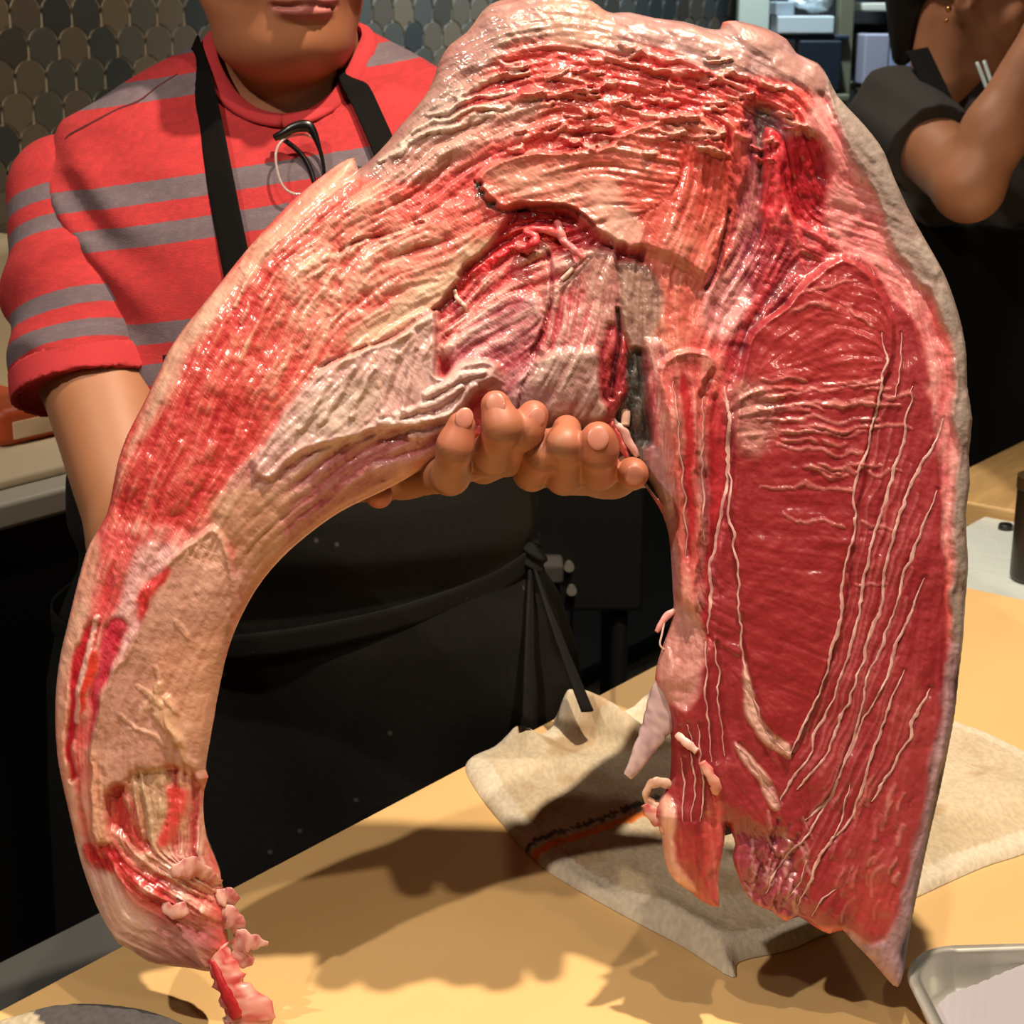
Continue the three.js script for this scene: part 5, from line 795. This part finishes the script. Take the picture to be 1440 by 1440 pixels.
{
  const g = skin(L(-0.24, 0.86, -0.16), L(0.24, 1.5, 0.18), 0.006, shirtField, null, (x, y, z) => [(x - C[0]) * 6 + z * 2, (y - 0.15 * (x - C[0]) - V0) / PERIOD + 0.5]);
  const shirt = shirt0 = mesh('shirt', moved(g, chef.position), clothMat, chef); shirt.userData.label = 'red tee with paired grey stripes';
  for (const [s, e, sd] of [[shR, elR, -1], [shL, elL, 1]]) {
    const mid = sd < 0 ? L(-0.175, 1.21, 0.06) : s.map((v, i) => lerp(v, e[i], 0.5)), A = new THREE.Vector3(...s), B = new THREE.Vector3(...(sd < 0 ? mid : e)), dir = B.clone().sub(A).normalize(), HEM = 0.182;
    const along = (x, y, z) => (x - A.x) * dir.x + (y - A.y) * dir.y + (z - A.z) * dir.z;
    const f = (x, y, z) => { const t = along(x, y, z), k = chain([[[s, 0.051], [A.clone().addScaledVector(dir, 0.1).toArray(), 0.061], [A.clone().addScaledVector(dir, 0.3).toArray(), 0.066]]], 0.01)(x, y, z); const w = 0.004 * Math.sin(t * 90 + 7 * noise(x * 14, y * 14, z * 14) + (x - A.x) * 30) * smooth(0.02, 0.1, t) + 0.004 * (noise(x * 20, y * 20, z * 20) - 0.5); return Math.max(k + w - 0.0032, t - HEM); };
    const [lo, hi] = bounds([s, A.clone().addScaledVector(dir, 0.22).toArray()], 0.085);
    const sl = mesh('sleeve', moved(skin(lo, hi, 0.0042, f, null, (x, y, z) => [Math.atan2(x - A.x, z - A.z) * 0.5, -(along(x, y, z) - 0.033) / PERIOD * 1.12 + 0.5]), chef.position), clothMat, shirt);
    const hem = skin(lo, hi, 0.004, (x, y, z) => { const t = along(x, y, z), k = cap(x, y, z, s, A.clone().addScaledVector(dir, 0.3).toArray(), 0.059, 0.072); return Math.max(Math.abs(k + 0.004 * (noise(x * 20, y * 20, z * 20) - 0.5)) - 0.0036, t - HEM - 0.003, HEM - 0.022 - t); });
    mesh('sleeve_hem', moved(hem, chef.position), hemMat, shirt);
  }
  const ring = Array.from({ length: 25 }, (_, i) => { const a = i / 24 * Math.PI * 2; let y = 1.5, r = 0.069; for (; y > 1.36; y -= 0.002) { r = y > 1.442 ? 0.069 : Math.sqrt(Math.max(0.0003, 0.069 ** 2 - (1.442 - y) ** 2)); const q = L(r * Math.sin(a), y, 0.006 + r * Math.cos(a)); if (torsoField(...q, 0.004) < 0) break; } return [...L(r * Math.sin(a), y, 0.004 + r * Math.cos(a)), 0.0085, 0.0042]; });
  mesh('collar_band', moved(sweep(ring, (p, t) => new THREE.Vector3(p.x - C[0], 0.1, p.z - C[2]).normalize(), { seg: 8, sub: 3 }), chef.position), hemMat, shirt);
}
// apron
const apronTex = texture(256, 256, (u, v, i, j) => { const n = 19 + 8 * (tfbm(u, v, 5, 3) - 0.5) + 9 * (hash(i, j, 4) - 0.5) + (hash(i >> 1, j >> 1, 12) > 0.9988 ? 55 : 0); return [n, n * 0.94, n * 0.88]; }); apronTex.repeat.set(2, 2);
const apronMat = new THREE.MeshPhysicalMaterial({ specularIntensity: 0.45, map: apronTex, roughness: 0.85, bumpMap: knitBump, bumpScale: 0.0004 });
const APRON = [[0.4, 0.252, 0.155], [0.8, 0.248, 0.15], [0.9, 0.243, 0.152], [0.96, 0.226, 0.154], [1.0, 0.206, 0.15], [1.02, 0.203, 0.15], [1.05, 0.21, 0.164], [1.09, 0.206, 0.164], [1.13, 0.198, 0.154], [1.2, 0.196, 0.14], [1.28, 0.2, 0.131]];
function wrapSheet(y0, y1, th0, th1, nu, nv, grow, folds) {
  const pos = [], uv = [], idx = [];
  for (let s = 0; s < 2; s++) for (let j = 0; j <= nv; j++) for (let i = 0; i <= nu; i++) {
    const y = lerp(y0, y1, j / nv), w = 1 - 0.72 * smooth(1.06, 1.2, y), th = lerp(th0, th1, i / nu) * w, [a, b] = table(APRON, y), k = grow - s * 0.002 + folds(th, y), n = 2.3, c = Math.cos(th), q = Math.sin(th), r = 1 / (Math.abs(q) ** n + Math.abs(c) ** n) ** (1 / n);
    pos.push(C[0] + (a + k) * q * r, y, C[2] + (b + k) * c * r); uv.push(th * 0.25, y);
  }
  const W = nu + 1, S = W * (nv + 1);
  for (let j = 0; j < nv; j++) for (let i = 0; i < nu; i++) { const p = j * W + i; idx.push(p, p + 1, p + W, p + 1, p + W + 1, p + W); idx.push(S + p, S + p + W, S + p + 1, S + p + 1, S + p + W, S + p + W + 1); }
  const rim = []; for (let i = 0; i < nu; i++) rim.push([i, i + 1]); for (let j = 0; j < nv; j++) rim.push([j * W + nu, (j + 1) * W + nu]); for (let i = nu; i > 0; i--) rim.push([nv * W + i, nv * W + i - 1]); for (let j = nv; j > 0; j--) rim.push([j * W, (j - 1) * W]);
  for (const [p, q] of rim) idx.push(p, S + p, q, q, S + p, S + q);
  const g = new THREE.BufferGeometry(); g.setAttribute('position', new THREE.Float32BufferAttribute(pos, 3)); g.setAttribute('uv', new THREE.Float32BufferAttribute(uv, 2)); g.setIndex(idx); g.computeVertexNormals(); return moved(g, chef.position);
}
{
  const apron = mesh('apron', wrapSheet(0.42, 1.22, -1.75, 1.75, 120, 110, 0.004, (th, y) => 0.009 * Math.sin(th * 9 + 1.5 * Math.sin(y * 6)) * smooth(1.0, 0.75, y) + 0.004 * Math.sin(th * 4 + y * 30) * smooth(1.02, 1.1, y) * smooth(0.2, 1.2, Math.abs(th)) + 0.006 * Math.sin(th * 14 + 2) * smooth(0.6, 1.4, th) * smooth(1.01, 0.95, y)), apronMat, chef); apron.userData.label = 'black cotton apron with flour marks';
  const beltAt = (th, drop) => { const y = 1.0 + 0.016 * Math.sin(th) - drop, [a, b] = table(APRON, y); return [C[0] + (a + 0.011) * Math.sin(th), y, C[2] + (b + 0.011) * Math.cos(th), 0.011, 0.002]; };
  const tie = Array.from({ length: 26 }, (_, i) => beltAt(-1.8 + i * 0.135, 0.03 - 0.03 * smooth(-1, 1.4, -1.8 + i * 0.135)));
  const outward = (p) => new THREE.Vector3(p.x - C[0], 0, p.z - C[2]).normalize();
  mesh('waist_tie', moved(sweep(tie, outward, { seg: 10, sub: 2, round: 4 }), chef.position), apronMat, apron);
  const kp = beltAt(1.3, 0.0), k0 = kp.slice(0, 3);
  mesh('knot', moved(skin(k0.map(v => v - 0.04), k0.map(v => v + 0.04), 0.0025, (x, y, z) => { let d = ell(x, y, z, k0[0], k0[1], k0[2] + 0.004, 0.014, 0.018, 0.013); const q = [x - k0[0], y - k0[1], z - k0[2]]; return d + 0.002 * Math.sin(q[1] * 500 + q[0] * 300); }), chef.position), apronMat, apron);
  for (const [ex, ey, w] of [[826, 1000, 0.007], [742, 1010, 0.006]]) { const e = Kp(ex, ey, 1.44); mesh('tie_end', moved(sweep([[...k0, w * 0.7, 0.002], [lerp(k0[0], e[0], 0.3), lerp(k0[1], e[1], 0.3), lerp(k0[2], e[2], 0.3) + 0.012, w, 0.002], [lerp(k0[0], e[0], 0.65), lerp(k0[1], e[1], 0.65), lerp(k0[2], e[2], 0.65) + 0.01, w, 0.002], [...e, w, 0.002]], outward, { seg: 8, sub: 5, round: 4, twist: 0.4 }), chef.position), apronMat, apron); }
  const hit = (px, py, f, lift) => { for (let d = 0.9; d < 1.9; d += 0.002) { const p = K(px, py, d); if (f(p.x, p.y, p.z) < 0) { const q = K(px, py, d - lift); return [q.x, q.y, q.z]; } } return Kp(px, py, 1.5); };
  const both = (x, y, z) => Math.min(shirtField(x, y, z), chest(x, y, z));
  const strapMat = phys(0x0c0a09, 0.9, { specularIntensity: 0.25 });
  const strap = (pts, w) => mesh('neck_strap', moved(sweep(pts.map(([x, y]) => [...hit(x, y, both, 0.005), w, 0.0014]), (p) => outward(p).add(new THREE.Vector3(0, 0.25, 0.6)).normalize(), { seg: 10, sub: 5, round: 4 }), chef.position), strapMat, apron);
  strap([[272, 66], [283, 112], [295, 172], [306, 235], [318, 300], [330, 360], [342, 420], [352, 470]], 0.0125);
  strap([[484, 96], [497, 118], [511, 142], [524, 170], [537, 200], [552, 240], [566, 300]], 0.0115);
  const seamM = std(0x5a1c20, 0.95); // the sewn shoulder seam
  mesh('shoulder_seam', moved(sweep([[250, 104], [222, 122], [195, 142], [165, 154], [130, 172], [100, 188], [92, 196]].map(([x, y]) => [...hit(x, y, shirtField, 0.0004), 0.0012, 0.0009]), outward, { seg: 6, sub: 4 }), chef.position), seamM, shirt0);
  // dark trousers down to the floor
  const leg = chain([[[L(-0.09, 0.86, 0), 0.1], [L(-0.1, 0.48, 0.01), 0.072], [L(-0.1, 0.1, -0.01), 0.055]], [[L(0.09, 0.86, 0), 0.1], [L(0.1, 0.48, 0.01), 0.072], [L(0.1, 0.1, -0.01), 0.055]]], 0.03);
  mesh('trousers', moved(skin(L(-0.22, 0.04, -0.15), L(0.22, 0.97, 0.15), 0.012, (x, y, z) => Math.max(leg(x, y, z), 0.06 - y)), chef.position), std(0x121214, 0.9), chef);
  for (const s of [-1, 1]) mesh('shoe', moved(skin(L(s * 0.1 - 0.07, -0.01, -0.1), L(s * 0.1 + 0.07, 0.12, 0.22), 0.008, (x, y, z) => Math.max(smin(ell(x - C[0], y, z - C[2], s * 0.1, 0.03, 0.06, 0.046, 0.05, 0.135), ell(x - C[0], y, z - C[2], s * 0.1, 0.06, -0.02, 0.044, 0.055, 0.06), 0.02), 0.001 - y)), chef.position), std(0x0d0d0d, 0.5), chef);
  // spectacles hooked into the collar, one lens above the other
  const gp = new THREE.Vector3(...hit(424, 232, both, 0.012)), gl = group('eyeglasses', gp); tag(gl, 'black rimmed eyeglasses hooked into the neckline of the striped tee', 'eyeglasses');
  const at = (px, py, z = 0) => { const q = K(px, py, 1.36); const c = K(424, 232, 1.36); return [q.x - c.x, q.y - c.y, q.z - c.z + z]; };
  const rimPts = (cx, cy, rx, ry, rot) => Array.from({ length: 25 }, (_, i) => { const t = i / 24 * Math.PI * 2, u = Math.cos(t), v = Math.sin(t), sq = 1 / (Math.abs(u) ** 2.6 + Math.abs(v) ** 2.6) ** (1 / 2.6), X = u * sq * rx, Y = v * sq * ry; return at(cx + X * Math.cos(rot) - Y * Math.sin(rot), cy + X * Math.sin(rot) + Y * Math.cos(rot), -(X * 0.0002)); });
  const black = phys(0x0c0b0b, 0.3, { clearcoat: 0.5 }), clear = phys(0xd8ccc6, 0.15, { transmission: 0.6, thickness: 0 }), lens = phys(0xffffff, 0.03, { transmission: 1, thickness: 0, ior: 1.5 });
  for (const [cx, cy, rot] of [[422, 231, -0.2], [452, 322, -0.2]]) {
    const p = rimPts(cx, cy, 32, 42, rot), fr = mesh('rim', sweep(p.map(q => [...q, 0.0011, 0.0011]), new THREE.Vector3(0, 0.1, 1), { seg: 8, sub: 2 }), clear, gl);
    const c0 = p.slice(0, 24).reduce((s, q) => s.map((v, i) => v + q[i] / 24), [0, 0, 0]), lp = [...c0, ...p.slice(0, 24).flat()], ix = []; for (let i = 0; i < 24; i++) ix.push(0, 1 + i, 1 + (i + 1) % 24);
    const lg = new THREE.BufferGeometry(); lg.setAttribute('position', new THREE.Float32BufferAttribute(lp, 3)); lg.setIndex(ix); lg.computeVertexNormals(); mesh('lens', lg, lens, gl);
  }
  mesh('brow_bar', sweep([[...at(386, 193, 0.002), 0.003, 0.0028], [...at(398, 187, 0.004), 0.0034, 0.003], [...at(415, 178, 0.005), 0.0044, 0.003], [...at(432, 176, 0.005), 0.005, 0.003], [...at(441, 184, 0.004), 0.0036, 0.0028], [...at(449, 205, 0.002), 0.002, 0.0024], [...at(455, 230, 0), 0.0016, 0.002], [...at(457, 262, -0.002), 0.0016, 0.002]], new THREE.Vector3(0, 0, 1), { seg: 10, sub: 5 }), black, gl);
  mesh('temple_arm', sweep([[...at(388, 190, -0.002), 0.0028, 0.0024], [...at(402, 200, -0.006), 0.0022, 0.0016], [...at(422, 218, -0.008), 0.0021, 0.0015], [...at(436, 244, -0.009), 0.0021, 0.0015], [...at(446, 285, -0.009), 0.002, 0.0015]], new THREE.Vector3(0, 0, 1), { seg: 8, sub: 5 }), black, gl);
}

// --- the second worker, further down the counter, turned away with a hand raised to the mouth
{
  const D = 2.5, base = K(1400, 60, D), who = group('person', new THREE.Vector3(base.x, 0, base.z)); tag(who, 'person in a dark grey tee and black apron raising a forearm to the mouth', 'person');
  const P = (x, y, d = D) => vec(K(x, y, d));
  const hc = P(1378, -8), yaw = 1.12, pitch = 0.22, toH = frame(hc, yaw, pitch), S = 0.93;
  const sh = P(1262, 158, 2.42), el = P(1362, 262, 2.2), wr = P(1472, 40, 2.16), sh2 = P(1530, 170, 2.62);
  const arm = chain([[[sh, 0.056], [el, 0.043], [el.map((v, i) => lerp(v, wr[i], 0.35)), 0.041], [wr, 0.027]]], 0.02);
  const pl = P(1496, -5, 2.16), hand = chain([[[wr, 0.025], [pl, 0.024]], [[pl, 0.011], [P(1500, -30, 2.15), 0.0095], [P(1480, -48, 2.15), 0.008]], [[pl, 0.011], [P(1514, -26, 2.16), 0.009], [P(1500, -50, 2.17), 0.008]], [[pl, 0.011], [P(1524, -18, 2.18), 0.009], [P(1516, -44, 2.19), 0.008]], [[pl, 0.01], [P(1530, -8, 2.2), 0.0085], [P(1528, -30, 2.21), 0.007]], [[wr, 0.014], [P(1470, 2, 2.15), 0.011], [P(1458, -18, 2.15), 0.009]]], 0.008);
  const neckA = unframe(hc, yaw, pitch, [0, -0.05, -0.03]), neckB = P(1330, 112, 2.55);
  const body = (x, y, z) => { const h = toH(x, y, z).map(v => v / S); let d = headField(...h) * S; d = smin(d, cap(x, y, z, neckA, neckB, 0.05, 0.055), 0.03); d = smin(d, smin(arm(x, y, z), hand(x, y, z), 0.012), 0.004); return d; };
  const [lo, hi] = bounds([hc, sh, el, wr, pl, neckB, P(1530, -50, 2.16)], 0.13), k2 = srgb('#a56f4f'), lip2 = srgb('#8c4a44');
  mesh('body', moved(skin(lo, hi, 0.0065, body, (x, y, z) => { const h = toH(x, y, z).map(v => v / S), l = lipAt(...h); return k2.map((c, i) => lerp(c * (0.9 + 0.2 * noise(x * 50, y * 50, z * 50)), lip2[i], l * 0.8)); }), who.position), skinMat, who);
  const hairM = std(0x0c0908, 0.5), hg = skin(lo.map((v, i) => i === 0 ? v - 0.1 : v), hi, 0.0065, (x, y, z) => { const h = toH(x, y, z).map(v => v / S); let d = hairField(...h) * S; d = smin(d, cap(x, y, z, unframe(hc, yaw, pitch, [-0.01, -0.01, -0.105]), P(1268, 78, 2.56), 0.036, 0.016), 0.03); return d + 0.003 * (noise(x * 120, y * 20, z * 120) - 0.5); });
  mesh('hair', moved(hg, who.position), hairM, who);
  const er = mesh('earring', new THREE.SphereGeometry(0.0045, 14, 10), new THREE.MeshStandardMaterial({ color: 0xd8a860, metalness: 1, roughness: 0.25 }), who); er.position.copy(K(1334, 13, 2.41)).sub(who.position);
  const er2 = mesh('earring', new THREE.SphereGeometry(0.0032, 14, 10), er.material, who); er2.position.copy(K(1331, 29, 2.42)).sub(who.position);
  const bx = P(1372, 300, 2.63), teeMat = std(0x34302d, 0.9), tee = (x, y, z) => {
    const t = clamp((y - 0.6) / 0.72), a = x - bx[0], b = z - bx[2], w = lerp(0.17, 0.185, t) - 0.13 * smooth(1.2, 1.42, y), dp = 0.115 - 0.04 * smooth(1.22, 1.42, y);
    const r = Math.hypot(a / w, b / dp); let d = Math.max((r - 1) * dp * 0.75, y - 1.4, 0.8 - y); d = smax(d, -cap(x, y, z, neckA, neckA.map((v, i) => lerp(v, neckB[i], 0.45)), 0.056, 0.056), 0.01);
    const tt = ((x - sh[0]) * (el[0] - sh[0]) + (y - sh[1]) * (el[1] - sh[1]) + (z - sh[2]) * (el[2] - sh[2])) / Math.hypot(el[0] - sh[0], el[1] - sh[1], el[2] - sh[2]);
    d = smin(d, Math.max(cap(x, y, z, sh, el, 0.068, 0.066), tt - 0.15), 0.03); d = smin(d, cap(x, y, z, sh2, P(1560, 300, 2.6), 0.066, 0.06), 0.03);
    return d + 0.004 * (noise(x * 18, y * 18, z * 18) - 0.5) + 0.0025 * Math.sin(y * 80 + x * 60);
  };
  const [l2, h2] = bounds([[bx[0] - 0.18, 0.8, bx[2]], [bx[0] + 0.24, 1.42, bx[2] + 0.3], sh, el], 0.1); mesh('tee_shirt', moved(skin(l2, h2, 0.009, tee), who.position), teeMat, who);
  const ap = phys(0x0b0a0a, 0.9, { specularIntensity: 0.4 });
  const apr = mesh('apron', moved(skin([bx[0] - 0.28, 0.0, bx[2] - 0.22], [bx[0] + 0.28, 1.25, bx[2] + 0.22], 0.01, (x, y, z) => { const a = x - bx[0], b = z - bx[2], w = lerp(0.185, 0.184, smooth(0.5, 1.05, y)), dp = lerp(0.135, 0.128, smooth(0.5, 1.05, y)), r = Math.hypot(a / w, b / dp); return Math.max((r - 1) * dp * 0.8, y - 1.18, 0.05 - y) + 0.004 * Math.sin(a * 60); }), who.position), ap, who);
  const hit = (px, py) => { for (let d = 2.0; d < 2.9; d += 0.003) { const p = K(px, py, d); if (tee(p.x, p.y, p.z) < 0) { return [...P(px, py, d - 0.006), d]; } } return [...P(px, py, 2.45), 2.45]; };
  mesh('neck_strap', moved(sweep([[1290, 70], [1304, 100], [1318, 130], [1334, 165], [1350, 205]].map(([x, y], i) => [...P(x, y, Math.min(2.375, lerp(hit(1296, 100)[3], hit(1320, 140)[3], i / 4) - 0.008)), 0.016, 0.0016]), new THREE.Vector3(0, 0.4, 1).normalize(), { seg: 8, sub: 4, round: 4 }), who.position), ap, apr);
  for (const [x, y, u, v] of [[1374, 88, 1392, 135], [1384, 86, 1398, 128]]) { const a = P(x, y, 2.4), b = P(u, v, 2.38); mesh('pen', moved(sweep([[...a, 0.003, 0.003], [...a.map((q, i) => lerp(q, b[i], 0.5)), 0.0032, 0.0032], [...b, 0.003, 0.003]], new THREE.Vector3(0, 0, 1), { seg: 8, sub: 3 }), who.position), std(0xb8c4c4, 0.3), apr); }
}

renderer.render(scene, camera);
